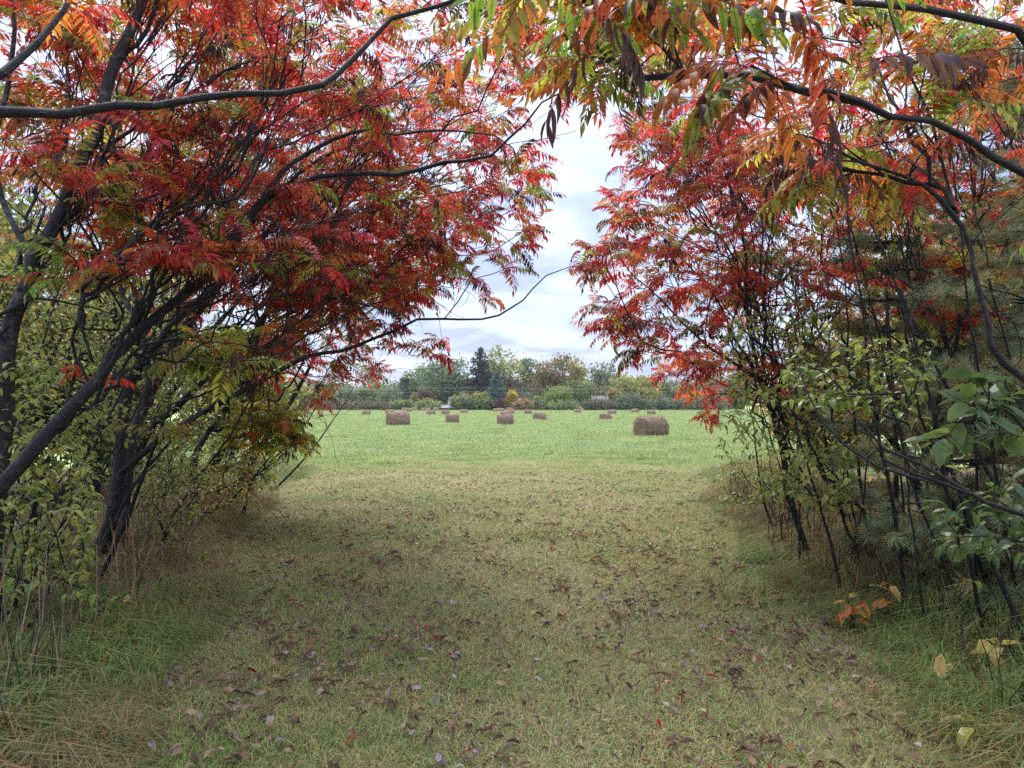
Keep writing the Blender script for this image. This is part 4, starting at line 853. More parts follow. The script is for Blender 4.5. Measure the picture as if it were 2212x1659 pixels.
for (bx, by), rg_, nt_, dr, w, lb in [(a[0], a[1], a[2], a[3], a[4], l) for a, l in zip(SPEC, LBL)]:
    b0 = gp(bx, by); u0 = 1106 + bx / by * F; t = norm([-0.45, R.uniform(-0.1, 0.2), 1.0]); q = [[*b0, 0.045], *[[*(b0 + t * s + np.array([0, 0, 0.05 * s * s]) + R.normal(0, 0.05, 3)), 0.045 - 0.01 * s] for s in (0.6, 1.2, 1.8)]]
    sumac(lb, b0, [('trunk', q)], rg_, nt_, dr, w, rmax=0.055, zmin=1.1, limbs=((u0 - 60, u0 + 40), (650, 1000), (u0 - 450, u0 + 100), (80, 500), (by, by + 0.4), 6))

# near hanging leaves built leaflet by leaflet
def hero_leaflet(seed, W=0.0125, L=0.09):
    rg = np.random.default_rng(seed); mb = MB(); segs = 9; ts = np.linspace(0, 1, segs + 1); curl = rg.uniform(0.3, 1.1); tw = rg.uniform(-0.7, 0.7); fold = rg.uniform(0.1, 0.4); V = []; C = []
    for t in ts:
        a = curl * t * 0.6; m = np.array([L * t * math.cos(a), 0, -L * t * math.sin(a)]); w = W * (math.sin(math.pi * min(1, t ** 0.75)) ** 0.75 if 0 < t < 1 else 0) + 0.0003
        for s in (1, 0.5, 0, -0.5, -1):
            V.append(m + np.array([0, s * w * math.cos(tw * t), abs(s) * w * fold + s * w * math.sin(tw * t)]) + np.array([0.0016 * (1 if abs(s) == 1 else 0), 0, 0])); C.append((0.6, 0.55, 0.5) if s == 0 else (1, 1, 1) if abs(s) < 1 else (0.9, 0.8, 0.75))
    idx = np.arange(len(V)).reshape(segs + 1, 5); Fq = np.stack([idx[:-1, :-1], idx[1:, :-1], idx[1:, 1:], idx[:-1, 1:]], -1).reshape(-1, 4)
    mb.add_np(np.array(V), Fq, np.array(C)); me = mb.mesh('leaflet', True); me.materials.append(M_hero); return me
HL = [hero_leaflet(300 + i) for i in range(6)] + [hero_leaflet(310 + i, 0.0065, 0.09) for i in range(2)]
def hero_frond(root, p, d, L, color, withered=False, npairs=6, droop=0.9):
    p = np.asarray(p, float); d = norm(d); P = [p.copy()]; q = p.copy(); n = npairs + 3; side = norm(np.cross(d, [0, 0, 1]))
    for i in range(n):
        d = norm(d + np.array([0, 0, -droop * 0.11]) + R.normal(0, 0.04, 3)); q = q + d * L / n; P.append(q.copy())
    mb = MB(); tube(mb, P, np.linspace(0.0022, 0.0009, len(P)), 5, (1, 1, 1)); rc = mb.obj('leaf', M_hero, root, True)
    rc.color = (0.35, 0.07, 0.05, 1); loc = np.array(root.location)
    for i in range(3, n + 1):
        T = norm(P[i] - P[i - 1])
        for s in ((-1, 1) if i < n else (0,)):
            if R.random() < 0.06: continue
            dd = side * s * R.uniform(0.7, 1.0) + T * R.uniform(0.2, 0.6) + np.array([0, 0, -R.uniform(0.0, 0.55)])
            if s == 0: dd = T
            if withered: dd = side * s * 0.3 + np.array([0, 0, -1]) + R.normal(0, 0.15, 3)
            me = HL[R.integers(6, 8)] if withered else HL[R.integers(6)]; o = bpy.data.objects.new('leaflet', me); COL.objects.link(o); o.parent = rc
            k = R.uniform(0.85, 1.15) * (0.8 + 0.35 * math.sin(math.pi * min(1, (i - 2) / n))) * L / 0.38
            up = norm(np.array([0, 0.2, 1]) + R.normal(0, 0.3, 3)); M = np.eye(4); M[:3, :3] = frame(dd, up) * k; M[:3, 3] = P[i]; o.matrix_local = Matrix(M.tolist())
            c = np.clip(np.array(color) * R.uniform(0.8, 1.25) * np.array([1, R.uniform(0.85, 1.2), 1]), 0, 0.9)
            if R.random() < 0.1: c = np.array([0.12, 0.05, 0.03])
            o.color = (*[float(x) for x in c], 1)
OG, GN, OL, RS, BN = (0.52, 0.17, 0.04), (0.20, 0.30, 0.045), (0.34, 0.30, 0.05), (0.48, 0.11, 0.05), (0.09, 0.045, 0.03)
HF = [ (1180, -40, 1, 0.3, 1.8, OL, 0), (1225, -60, -0.6, 0.5, 1.75, OG, 0), (1130, 20, 1, 0.4, 2.0, GN, 0), (1260, 40, 0.3, -0.2, 1.9, BN, 1), (1140, 60, -1, 0.2, 2.1, OL, 0), (1300, -60, 0.8, 0.3, 1.8, RS, 0),
       (1360, -50, -0.8, 0.3, 1.8, GN, 0), (1390, 20, 0.9, 0.1, 1.9, GN, 0), (1430, -70, 0.3, 0.4, 1.7, OG, 0), (1330, 60, -0.3, -0.2, 1.9, BN, 1), (1480, -80, -0.5, 0.3, 1.7, OG, 0), (1530, -60, 0.6, 0.3, 1.7, GN, 0),
       (1600, -40, -1, 0.25, 1.8, GN, 0), (1620, 40, -0.9, 0.1, 1.95, OL, 0), (1560, -60, 1, 0.2, 1.75, OG, 0), (1618, 133, -1, -0.1, 2.1, OG, 0), (1630, 130, 0.6, -0.5, 2.1, OG, 0), (1660, 60, 0.5, 0.1, 1.9, OG, 0),
       (1700, -20, 0.8, 0.2, 1.85, GN, 0), (1715, 180, -0.9, -0.2, 2.15, RS, 0), (1765, 190, 0.3, -0.6, 2.2, BN, 1), (1640, 150, -0.7, -0.3, 2.1, OL, 0), (1800, -10, -0.9, 0.1, 1.95, OG, 0), (1792, 190, 0.8, 0.4, 2.2, (0.12, 0.06, 0.055), 0),
       (1250, -70, -0.9, 0.1, 1.8, GN, 0), (1450, -60, -0.9, -0.1, 1.75, RS, 0), (1520, -70, -0.1, -0.3, 1.7, OG, 0), (1730, 20, 0.2, -0.3, 1.95, RS, 0), (1600, 100, -0.4, -0.6, 2.0, OL, 0), (1850, 10, 0.5, 0.2, 2.0, OL, 0)]
for i in range(26):
    HF.append((R.uniform(1120, 1560), R.uniform(-90, 70), R.choice([-1, 1]) * R.uniform(0.5, 1), R.uniform(-0.1, 0.35), R.uniform(1.9, 2.7), (GN, OL, OG, RS, GN, BN)[R.integers(6)], 0))
for u, v, sx, sz, d, c, wd in HF:
    hero_frond(near_tree, pt(u, v - 25, d), (sx, R.uniform(-0.35, 0.35), sz), R.uniform(0.28, 0.38), c, bool(wd))

#UNDER
# ------------------------------------------------------------------ shrubs, saplings
def shrub(label, base, nst, box_, w, leaf_w, size=(0.045, 0.075), name='leafy_shrub', cat='shrub', group=None, templates=None, per_node=2, droop=0.3, mat=None, dens=1.0, tip=0.0022, nmax=300, minz=0.25, fronds=False):
    """box_: u0 u1 v0 v1 d0 d1 - the part of the picture the shrub fills at its own distance"""
    base = gp(*base); root = empty(name, base, label, cat, group); s = Skel(base); u0, u1, v0, v1, d0, d1 = box_; T = []
    for i in range(nst):
        p = pt(R.uniform(u0, u1), v0 + (v1 - v0) * R.random() ** 0.9, R.uniform(d0, d1))
        if p[2] > minz: T.append(p)
    s.grow(T, wander=0.015, step=0.09, bias=0.18, up=0.1); fo = Foliage(); templates = templates or OV
    for nm, ch in s.chains:
        n = len(ch)
        for i, k in enumerate(ch):
            if i < n * 0.25 or s.P[k][2] < base[2] + minz * 0.7: continue
            if R.random() > dens: continue
            D = s.D[k]; A = frame(D); a = R.uniform(0, 3.14)
            for q in range(per_node):
                aa = a + q * math.pi + R.normal(0, 0.3); v = D * R.uniform(0.2, 0.8) + (A[:, 1] * math.cos(aa) + A[:, 2] * math.sin(aa)); v[2] = v[2] * 0.5 - droop * R.uniform(0.2, 1.3)
                c = np.array(w[R.integers(len(w))]) * R.uniform(0.75, 1.3)
                fo.put(templates[R.integers(len(templates))], s.P[k] + R.normal(0, 0.008, 3), frame(v, roll=R.normal(0, 0.4)), R.uniform(*size), c)
    s.build(root, mat or M_twig, M_twig, 6, tip=tip, rmax=0.012); fo.finish(root, 'leaf', 'foliage', nmax); return root
SG = [(0.27, 0.36, 0.07), (0.34, 0.42, 0.08), (0.20, 0.29, 0.07), (0.42, 0.45, 0.09), (0.50, 0.48, 0.10)]
SY = [(0.55, 0.50, 0.09), (0.42, 0.45, 0.09), (0.60, 0.45, 0.09), (0.34, 0.40, 0.08)]; SD = [(0.15, 0.22, 0.055), (0.21, 0.29, 0.07)]
SH = [
 ('yellow-green leafy shrub at the lower left beneath the leaning black trunk', (-3.3, 4.4), 60, (-60, 200, 960, 1290, 4.0, 4.9), SG, (0.05, 0.08)),
 ('leafy shrub with drooping pale leaves left of the black trunk base', (-3.5, 5.4), 70, (40, 205, 900, 1240, 4.8, 5.9), SG, (0.05, 0.08)),
 ('green shrub crowding the far left edge at eye level', (-4.1, 4.7), 60, (-80, 160, 740, 1010, 4.4, 5.6), SG, (0.05, 0.08)),
 ('bushy shrub of yellow-green leaves behind the two left trunks', (-4.7, 6.6), 80, (40, 300, 640, 960, 6.0, 7.4), SG, (0.05, 0.08)),
 ('leafy shrub just right of the black trunk at the lawn edge', (-3.6, 7.0), 64, (290, 430, 960, 1190, 6.7, 7.4), SG, (0.045, 0.07)),
 ('green shrub behind the forked grey trunk', (-4.6, 8.0), 80, (230, 460, 780, 1080, 7.2, 8.8), SG + SD, (0.05, 0.08)),
 ('dark green shrub at the back of the left thicket below the red crown', (-5.4, 10.0), 80, (330, 580, 800, 1060, 9, 11), SD + SG, (0.06, 0.09)),
 ('yellow-tinged shrub at the left field corner', (-4.5, 10.6), 80, (440, 600, 860, 1060, 9.8, 11.5), SY + SD, (0.06, 0.1)),
 ('orange and yellow low shrub by the dry grass at the left', (-3.9, 8.6), 50, (400, 560, 990, 1100, 8.0, 9.2), SY + [(0.45, 0.16, 0.05)], (0.04, 0.07)),
 ('tall green shrub filling the far left behind the stout grey trunk', (-6.5, 8.5), 90, (-80, 200, 430, 760, 7.8, 9.8), SG + SY, (0.06, 0.09)),
 ('tall yellow-green shrub in the middle of the left thicket', (-6.8, 10.5), 90, (120, 420, 430, 780, 9.5, 12), SY + SG, (0.07, 0.1)),
 ('green shrub low behind the slanting dark trunks at left', (-5.8, 8.6), 80, (180, 420, 640, 900, 8.2, 9.8), SG + SD, (0.06, 0.09)),
]
for lb, b, nst, bx, w, sz in SH: shrub(lb, b, int(nst * 2.2), bx, w, None, sz, group='shrubs in the left thicket', dens=1.0)
shrub('small upright weed with pale green pointed leaves beside the black trunk base', (-3.1, 4.9), 12, (195, 285, 1270, 1400, 4.7, 5.1), SG, None, (0.05, 0.08), 'weed_plant', 'plant', minz=0.1, dens=0.9)
shrub('low weed with broad glossy green leaves at the left frame edge', (-2.55, 3.6), 12, (-20, 110, 1470, 1560, 3.5, 3.8), [(0.11, 0.19, 0.05), (0.2, 0.26, 0.05)], None, (0.07, 0.1), 'weed_plant', 'plant', minz=0.06, dens=0.9)
shrub('low seedling with round bright leaves on the left lawn edge', (-3.0, 6.9), 6, (400, 450, 1170, 1215, 6.8, 7.0), [(0.3, 0.38, 0.06)], None, (0.06, 0.08), 'weed_plant', 'plant', minz=0.05)
shrub('small yellow-leaved seedling left of the round-leaved one', (-3.35, 7.0), 3, (365, 385, 1180, 1200, 6.9, 7.1), [(0.7, 0.45, 0.08)], None, (0.06, 0.08), 'weed_plant', 'plant', minz=0.05, dens=0.6)
# right side
RSH = [
 ('green leafy sapling with glossy rounded leaves reaching in front of the right stems', (3.1, 4.7), 60, (1700, 2010, 735, 880, 4.0, 4.9), SG[:3], (0.055, 0.085)),
 ('bright green sapling beside the slim black trunk', (3.2, 6.6), 90, (1560, 1760, 660, 960, 6.0, 7.4), SG, (0.06, 0.1)),
 ('light green sapling high among the right stems', (3.6, 7.4), 50, (1600, 1760, 520, 720, 7.0, 8.2), SG, (0.06, 0.1)),
 ('green sapling low behind the dry hanging leaves at right', (3.5, 6.2), 50, (1640, 1850, 950, 1090, 5.4, 6.4), SG, (0.06, 0.09)),
 ('small green sapling at the right field corner in front of the leaning whips', (3.7, 9.3), 40, (1550, 1670, 930, 1090, 8.6, 9.8), SG, (0.06, 0.09)),
 ('sapling with large glossy green leaves at the right edge at knee height', (3.1, 3.3), 18, (2010, 2250, 1040, 1200, 2.7, 3.3), [(0.10, 0.17, 0.05), (0.15, 0.22, 0.05)], (0.07, 0.10)),
 ('yellow leaved shrub glowing in the middle of the right thicket', (4.6, 8.2), 56, (1780, 1960, 760, 960, 7.6, 9), [(0.62, 0.45, 0.06), (0.45, 0.4, 0.06)], (0.06, 0.09)),
 ('yellow-green shrub at the back of the right thicket', (6.0, 10.5), 80, (1800, 2250, 560, 900, 9.5, 12), SY + SG, (0.08, 0.11)),
 ('dark green shrub low at the back of the right thicket', (6.2, 9.0), 80, (1750, 2250, 880, 1120, 8, 10), SD + SY, (0.07, 0.1)),
]
for lb, b, nst, bx, w, sz in RSH: shrub(lb, b, int(nst * 1.5), bx, w, None, sz, group='saplings in the right thicket', dens=0.95)
shrub('sapling branch with the biggest glossy ash-like leaves near the right edge', (2.75, 2.5), 16, (2010, 2180, 790, 960, 2.3, 2.6), [(0.10, 0.17, 0.05), (0.14, 0.21, 0.05)], None, (0.07, 0.10), 'ash_sapling', 'sapling', minz=0.8, templates=[ovate_template('leaf', 90 + i, 0.27, 0.5) for i in range(2)])
OY = [(0.72, 0.32, 0.07), (0.75, 0.5, 0.12), (0.7, 0.25, 0.08)]
for lb, b, bx, n_, w in [('bramble sprig with three orange-yellow leaves at the right lawn edge', (2.45, 5.1), (1820, 1870, 1275, 1320, 4.9, 5.2), 4, OY), ('bramble sprig with pale yellow and salmon leaves right of the orange one', (2.72, 5.2), (1880, 1920, 1255, 1290, 5.1, 5.3), 3, OY),
                         ('bramble with cream-yellow toothed leaves near the lower right', (2.4, 4.1), (2000, 2050, 1440, 1500, 4.0, 4.2), 4, [(0.75, 0.6, 0.25)]), ('sprig with drooping yellow leaves beside the right dark trunk foot', (2.95, 4.3), (2130, 2170, 1370, 1420, 4.2, 4.4), 3, [(0.75, 0.6, 0.15)]),
                         ('orange-leaved seedling at the foot of the slim black trunk', (2.6, 7.3), (1650, 1700, 1120, 1160, 7.0, 7.4), 5, [(0.75, 0.4, 0.08)]), ('goldenrod-like stem with narrow yellow leaves at the bottom right', (2.2, 3.4), (2070, 2110, 1560, 1620, 3.35, 3.5), 8, [(0.5, 0.48, 0.08)])]:
    shrub(lb, b, n_, bx, w, None, (0.10, 0.14), 'bramble_plant', 'plant', minz=0.05, dens=0.55)

# bare and dry stems
def stems(label, name, pts_list, group=None, mat=None, cat='stem'):
    root = empty(name, pts_list[0][0][:3], label, cat, group)
    for rows in pts_list:
        mb = MB(); L_ = smooth_line(rows, 0.1); L_[:, :3] += R.normal(0, 0.003, (len(L_), 3)); tube(mb, L_[:, :3], L_[:, 3], 6, knob=0.06); mb.obj('stem', mat or M_bark, root, True)
    return root
S1 = line([(2260, 1120), (2212, 1110), (2132, 1086), (2075, 1053), (1995, 1006), (1908, 970), (1870, 930), (1825, 880)], 0.011, 0.004, 2.7, 3.2)
S2 = line([(2042, 1053), (1965, 1030), (1892, 1006), (1825, 963), (1775, 910), (1742, 846), (1725, 793)], 0.0075, 0.003, 2.85, 3.3)
S3 = line([(2095, 1068), (2040, 1045), (1975, 1025), (1910, 993)], 0.008, 0.006, 2.75, 2.9)
r0 = [[*gp(3.1, 2.8), 0.014], [2.6, 2.75, 0.7, 0.013], S1[0]]
stems('low bare brown limb forking in from the right edge at waist height', 'bare_limb', [r0, S1, S2, S3], cat='limb')
# dark upright stems scattered through the thickets
def stem_tree(i, x, y, h, lean, r, lb):
    b = gp(x, y); root = empty('thicket_stem', b, lb, 'sapling', 'bare stems in the thickets'); s = Skel(b); d = norm([lean, R.uniform(-0.15, 0.15), 1])
    q = [[*b, r]] + [[*(b + d * h * t + np.array([0.12 * lean * math.sin(t * 4), R.normal(0, 0.03), 0])), r * (1 - 0.75 * t)] for t in (0.25, 0.5, 0.75, 1)]
    s.poly(q, 'trunk'); T = [b + d * h * t + np.array([R.normal(lean * 0.6, 0.45), R.normal(0, 0.35), R.uniform(0.2, 0.8)]) for t in R.uniform(0.35, 1.0, 9)]
    s.grow(T, up=0.5); s.build(root, M_bark, M_twig, 4, tip=0.003, rmax=r * 1.2)
    return root
STEM = [(2.75, 5.9, 2.8, -0.2), (3.0, 6.4, 3.4, 0.15), (3.3, 5.2, 3.0, -0.25), (3.5, 6.9, 3.6, -0.1), (3.9, 5.8, 3.4, -0.3), (3.2, 7.8, 3.2, -0.3), (3.8, 8.6, 3.8, -0.35), (4.4, 7.4, 3.8, -0.2), (3.3, 4.5, 2.6, -0.3), (3.9, 4.9, 3.4, -0.4), (4.6, 6.3, 4, -0.35), (4.2, 9.6, 3.4, -0.4), (5.2, 8.0, 4, -0.3), (3.3, 9.0, 2.0, -0.2), (3.9, 10.2, 2.4, -0.25), (2.9, 5.0, 2.4, -0.1), (3.1, 5.6, 3.2, -0.2), (3.4, 6.1, 3.2, -0.15), (3.7, 5.2, 3.6, -0.2), (4.1, 6.7, 3.8, -0.25), (3.6, 7.5, 3.4, -0.2), (4.3, 5.3, 3.8, -0.2), (4.9, 7.0, 4.2, -0.2), (4.0, 8.2, 3.6, -0.3), (4.6, 9.0, 3.8, -0.3), (5.4, 9.4, 4.2, -0.2), (3.4, 8.3, 3.0, -0.2), (2.7, 6.7, 2.2, -0.05), (5.6, 6.6, 4.4, -0.3),
        (-3.9, 5.4, 3.2, 0.55), (-4.4, 6.2, 3.8, 0.5), (-4.1, 7.9, 3.4, 0.7), (-4.8, 8.6, 4, 0.6), (-4.2, 10.0, 3, 0.8), (-4.5, 11.2, 3, 0.9), (-5.2, 7.2, 4.2, 0.4), (-5.6, 9.0, 4.4, 0.5), (-4.9, 5.6, 3.8, 0.35), (-5.4, 6.4, 4.2, 0.3), (-4.2, 12.0, 2.4, 0.9), (-6.1, 8.0, 4.6, 0.4)]
for i, (x, y, h, ln) in enumerate(STEM):
    u, v, f = proj(np.array([[x + ln * h * 0.5, y, h * 0.5]])); side = 'right' if x > 0 else 'left'
    stem_tree(i, x, y, h, ln, R.uniform(0.009, 0.02), 'slim dark bare stem among the %s-hand thicket' % side)

# dry brown weed stalks along the edges
def stalks(name, n, xf, yr, h, cols, seed):
    rg = np.random.default_rng(seed); mb = MB()
    for i in range(n):
        y = rg.uniform(*yr); x = xf(y, rg); b = gp(x, y); hh = h * rg.uniform(0.4, 1.1); ln = rg.normal(0, 0.22, 2); e = b + np.array([ln[0] * hh, ln[1] * hh, hh]); m = (b + e) / 2 + np.array([*rg.normal(0, 0.03, 2), 0.02])
        c = np.array(cols[rg.integers(len(cols))]) * rg.uniform(0.6, 1.2); tube(mb, [b, m, e], (0.0042, 0.0034, 0.002), 3, c)
        if rg.random() < 0.5:
            e2 = m + np.array([rg.normal(0, 0.12), rg.normal(0, 0.1), hh * 0.3]); tube(mb, [m, e2], (0.002, 0.001), 3, c)
    return mb.obj(name, M_dead, None, False, 'stuff')
stalks('dry_stalks', 750, lambda y, rg: edge_l(y) - abs(rg.normal(0, 0.8)) - 0.15, (3.0, 13), 0.8, [(0.36, 0.22, 0.14), (0.2, 0.12, 0.085), (0.5, 0.36, 0.24), (0.08, 0.05, 0.04)], 5)
stalks('dry_stalks', 800, lambda y, rg: edge_r(y) + abs(rg.normal(0, 0.9)) + 0.1, (3.0, 13), 0.55, [(0.2, 0.12, 0.09), (0.10, 0.06, 0.05), (0.26, 0.18, 0.12), (0.03, 0.025, 0.025)], 6)

# ------------------------------------------------------------------ white pines at the right
def pine(label, base, h, w, seed, z0=0.3, tuft_s=(0.11, 0.16), n_whorl=None):
    rg = np.random.default_rng(seed); b = gp(*base); root = empty('pine_tree', b, label, 'tree', 'young white pines in the right thicket'); tb = MB(); hh = np.linspace(0, h, 12)
    ax = np.stack([b[0] + 0.04 * np.sin(hh * 1.5), b[1] + 0 * hh, b[2] + hh], 1); tube(tb, ax, np.linspace(0.035, 0.006, 12) * h / 4, 8, knob=0.05); tb.obj('trunk', M_bark, root, True)
    br = MB(); fo = Foliage(); nb = 0; z = z0
    while z < h * 0.98:
        L_ = w * (1 - 0.65 * z / h) * rg.uniform(0.8, 1.1)
        for k in range(5):
            a = rg.uniform(0, 6.28); d = np.array([math.cos(a), math.sin(a), 0.15]); l = L_ * rg.uniform(0.6, 1.1); p0 = np.array([b[0], b[1], b[2] + z]); n_ = 7
            P = [p0 + d * l * t + np.array([0, 0, 0.12 * l * t * t - 0.14 * l * t]) + rg.normal(0, 0.01, 3) for t in np.linspace(0, 1, n_)]
            bb = MB(); tube(bb, P, np.linspace(0.011, 0.003, n_), 5); bb.obj('branch', M_bark, root, True) if nb < 40 else tube(br, P, np.linspace(0.01, 0.003, n_), 4); nb += 1
            for i in range(2, n_):
                for s in (-1, 1, -1, 1)[:rg.integers(2, 5)]:
                    sd = norm(np.array([-d[1] * s, d[0] * s, 0]) + d * rg.uniform(0.3, 1.0) + rg.normal(0, 0.15, 3)); q = l * 0.32 * (1.1 - i / n_) * rg.uniform(0.5, 1.2) + 0.04; e = P[i] + sd * q + np.array([0, 0, rg.uniform(-0.03, 0.03)])
                    tube(br, [P[i], e], (0.003, 0.002), 3)
                    m = max(1, int(q / 0.09))
                    for j in range(m):
                        g = np.array((0.30, 0.36, 0.20) if rg.random() < 0.66 else (0.46, 0.37, 0.15)) * rg.uniform(0.7, 1.3)
                        fo.put(NT[rg.integers(4)], P[i] + (e - P[i]) * ((j + 0.5) / m), frame(sd + rg.normal(0, 0.2, 3), roll=rg.uniform(0, 6)), rg.uniform(*tuft_s), g)
            fo.put(NT[0], P[-1], frame(P[-1] - P[-2]), tuft_s[1], np.array((0.09, 0.13, 0.065)))
        z += rg.uniform(0.26, 0.38)
    br.obj('twigs', M_twig, root, False, 'stuff'); fo.finish(root, 'needle_tuft', 'needles', 300)
pine('young pine with blue-green needles nearest the right lawn edge', (3.55, 5.5), 2.1, 0.95, 1, 0.25)
pine('taller pine behind the biggest glossy leaves at right', (4.3, 5.6), 4.6, 1.35, 2)
pine('tall pine at the right edge mixing its needles into the orange leaves', (4.5, 4.3), 4.8, 1.4, 3)
pine('pine deep in the right thicket behind the slim stems', (5.0, 7.6), 5.2, 1.5, 4)
pine('small pine low beside the slim black trunk on the right', (3.9, 7.3), 3.6, 1.1, 5)

# ------------------------------------------------------------------ leafy trees behind the thickets
BT = [(-8.5, 11, 5.6, 3.6, 'yellow-green tree behind the left thicket near the frame edge', GY), (-10.5, 14, 7, 4.4, 'green tree far behind the left thicket', BUSH), (-8.2, 15.5, 5.6, 3.8, 'light green tree behind the middle of the left thicket', BUSH + GY), (-6.9, 17.5, 3.6, 3, 'low green tree at the back of the left field corner', BUSH),
      (-12, 11, 6.5, 4.2, 'yellowing tree behind the far left trunks', YL + GY), (-7.6, 13, 3.6, 3.2, 'bushy green tree low behind the left trunks', BUSH + G1), (-9.5, 9.3, 3.9, 3.0, 'rounded green tree left behind the stout grey trunk', BUSH + GY),
      (7.6, 12.5, 5, 3.6, 'yellow-green tree behind the right thicket', GY + YL), (10, 15, 6.5, 4.2, 'green tree far behind the right thicket', BUSH), (8.6, 10, 4.6, 3.4, 'olive tree behind the pines at the right edge', GY), (6.6, 15, 3.4, 3, 'low olive tree at the back of the right field corner', GY + OR), (11.5, 12.5, 6, 4, 'orange-tinged tree at the far right back', OR + GY + YL)]
for i, (x, y, h, w, lb, c) in enumerate(BT):
    crown_tree('background_tree', gp(x, y), h, w, c, lb, 'tree', 'leafy trees behind the thickets', seed=500 + i, low=0.08, nclump=140, per=56, size=0.085, lumps=8, trunk_r=0.07, mat=M_green, bark=M_bark)

# ------------------------------------------------------------------ fallen leaves and ground weeds
def fallen_template(seed, kind):
    rg = np.random.default_rng(seed); mb = MB()
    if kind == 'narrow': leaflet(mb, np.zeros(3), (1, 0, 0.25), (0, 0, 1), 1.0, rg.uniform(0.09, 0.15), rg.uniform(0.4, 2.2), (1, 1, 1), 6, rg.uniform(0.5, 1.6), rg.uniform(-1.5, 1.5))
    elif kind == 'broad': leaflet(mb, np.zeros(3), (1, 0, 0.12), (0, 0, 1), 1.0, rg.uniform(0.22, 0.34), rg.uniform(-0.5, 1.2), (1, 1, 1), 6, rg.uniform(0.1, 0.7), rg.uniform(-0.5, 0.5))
    else:
        tube(mb, [(0, 0, 0.05), (0.9, 0.1, 0.12), (1.9, 0, 0.05)], (0.02, 0.016, 0.01), 3, (0.8, 0.6, 0.5))
        for i in range(14):
            t = 0.3 + 1.6 * i / 14; s = 1 if i % 2 else -1; g = rg.uniform(0.5, 1.3)
            leaflet(mb, np.array([t, 0, 0.1]), (rg.uniform(0.2, 0.9), s * rg.uniform(0.4, 1), rg.uniform(-0.1, 0.5)), (0, 0, 1), rg.uniform(0.6, 1.0), rg.uniform(0.06, 0.11), rg.uniform(0.4, 2), (g, g, g), 4, 1.2, rg.uniform(-1, 1))
    return Template('fallen_leaf', mb, M_dead)
FT = dict(narrow=[fallen_template(700 + i, 'narrow') for i in range(6)], broad=[fallen_template(720 + i, 'broad') for i in range(4)], frond=[fallen_template(740 + i, 'frond') for i in range(4)])
KINDS = [('narrow', 'dark', [(0.19, 0.10, 0.075), (0.27, 0.16, 0.12), (0.11, 0.065, 0.055), (0.38, 0.26, 0.19)], 'curled narrow dark brown leaf lying on the mown grass', 'curled dark brown fallen leaves'),
         ('broad', 'grey', [(0.36, 0.29, 0.28), (0.26, 0.20, 0.19), (0.46, 0.38, 0.35)], 'broad greyish leaf lying underside up on the mown grass', 'greyish fallen leaves'),
         ('frond', 'whole', [(0.24, 0.12, 0.08), (0.34, 0.2, 0.13)], 'shrivelled whole compound leaf lying brown on the mown grass', 'shrivelled compound leaves on the grass'),
         ('broad', 'tan', [(0.32, 0.18, 0.11), (0.42, 0.26, 0.15)], 'broad tan fallen leaf on the mown grass', 'tan fallen leaves'),
         ('narrow', 'red', [(0.45, 0.06, 0.04), (0.5, 0.16, 0.05)], 'narrow red or orange fallen leaf on the mown grass', 'red and orange fallen leaves')]
n = 21000; y = 2.4 + 14 * R.random(n) ** 1.15; x = edge_l(y) - 0.6 + (edge_r(y) - edge_l(y) + 1.2) * R.random(n)
cl = np.sin(x * 2.3 + 1.3 * np.sin(y * 1.9)) * np.cos(y * 2.1 + np.sin(x * 3)) + 0.55 * np.sin(x * 6.1 + y * 4.7); k = cl + R.normal(0, 1.1, n) > 0.25; x, y = x[k], y[k]
order = np.argsort(y); x, y = x[order], y[order]; rest = Foliage(); cnt = 0
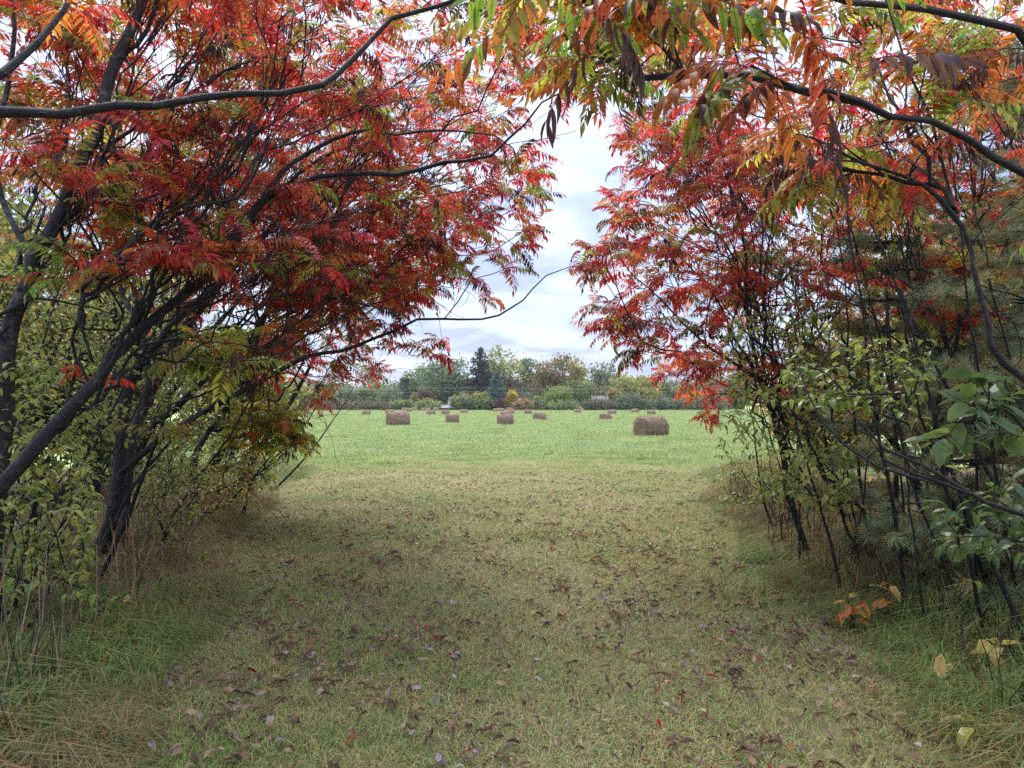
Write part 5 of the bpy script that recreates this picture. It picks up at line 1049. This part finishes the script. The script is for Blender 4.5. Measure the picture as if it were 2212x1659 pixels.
for i in range(len(x)):
    j = R.choice(5, p=[0.62, 0.12, 0.05, 0.15, 0.06]); kd, _, cs, lb, gr = KINDS[j]; T = FT[kd][R.integers(len(FT[kd]))]; s = R.uniform(0.045, 0.095) * (0.75 if kd == 'frond' else 0.75 if kd == 'broad' else 1)
    c = np.array(cs[R.integers(len(cs))]) * R.uniform(0.75, 1.3); p = np.array([x[i], y[i], float(ground_h(x[i], y[i])) + R.uniform(0.04, 0.065)])
    a = R.uniform(0, 6.28); rot = frame((math.cos(a), math.sin(a), R.normal(0, 0.12)), roll=R.normal(0, 0.35)); u, v, f = proj(p[None])
    if cnt < 300 and 0 < u[0] < 2212 and v[0] < 1655:
        o = bpy.data.objects.new('fallen_leaf', T.me); COL.objects.link(o); M = np.eye(4); M[:3, :3] = rot * s; M[:3, 3] = p; o.matrix_world = Matrix(M.tolist()); o.color = (*[float(q) for q in c], 1)
        tag(o, lb, 'leaf', gr); cnt += 1
    else: rest.put(T, p, rot, s, c)
def join_stuff(fo, name):
    d = bpy.data.objects.new('tmp', None); ob = None
    root = bpy.data.objects.new('tmp_root', None); ob = fo.finish(root, name, name, 0); ob.parent = None; ob.matrix_parent_inverse = Matrix(); bpy.data.objects.remove(root); bpy.data.objects.remove(d); return ob
join_stuff(rest, 'leaf_litter')
litter = Foliage()
for i in range(5200):
    y = 2.4 + 12 * R.random(); sd = R.random() < 0.5; x = edge_l(y) - 0.1 - abs(R.normal(0, 1.6)) if sd else edge_r(y) + abs(R.normal(0, 1.6)) + 0.1; kd = ('narrow', 'broad', 'frond')[R.choice(3, p=[0.55, 0.3, 0.15])]
    cs = [(0.15, 0.08, 0.06), (0.25, 0.15, 0.1), (0.36, 0.25, 0.17), (0.18, 0.075, 0.06)][R.integers(4)]; a = R.uniform(0, 6.28)
    litter.put(FT[kd][R.integers(len(FT[kd]))], np.array([x, y, float(ground_h(x, y)) + R.uniform(0.01, 0.06)]), frame((math.cos(a), math.sin(a), R.normal(0, 0.2)), roll=R.normal(0, 0.5)), R.uniform(0.06, 0.1), np.array(cs) * R.uniform(0.6, 1.3))
join_stuff(litter, 'leaf_litter')
weeds = Foliage()                                                   # small green rosettes and clover in the lawn
for i in range(520):
    y = 2.6 + 11 * R.random() ** 1.2; x = edge_l(y) + (edge_r(y) - edge_l(y)) * R.random(); p = np.array([x, y, float(ground_h(x, y)) + 0.012]); c = np.array([(0.20, 0.32, 0.06), (0.15, 0.27, 0.08), (0.28, 0.36, 0.07)][R.integers(3)]); a0 = R.uniform(0, 6.28)
    for q in range(R.integers(2, 6)):
        a = a0 + q * 1.5; weeds.put(OV[R.integers(5)], p, frame((math.cos(a), math.sin(a), R.uniform(0.3, 1.2))), R.uniform(0.025, 0.05), c * R.uniform(0.8, 1.2))
join_stuff(weeds, 'lawn_weeds')
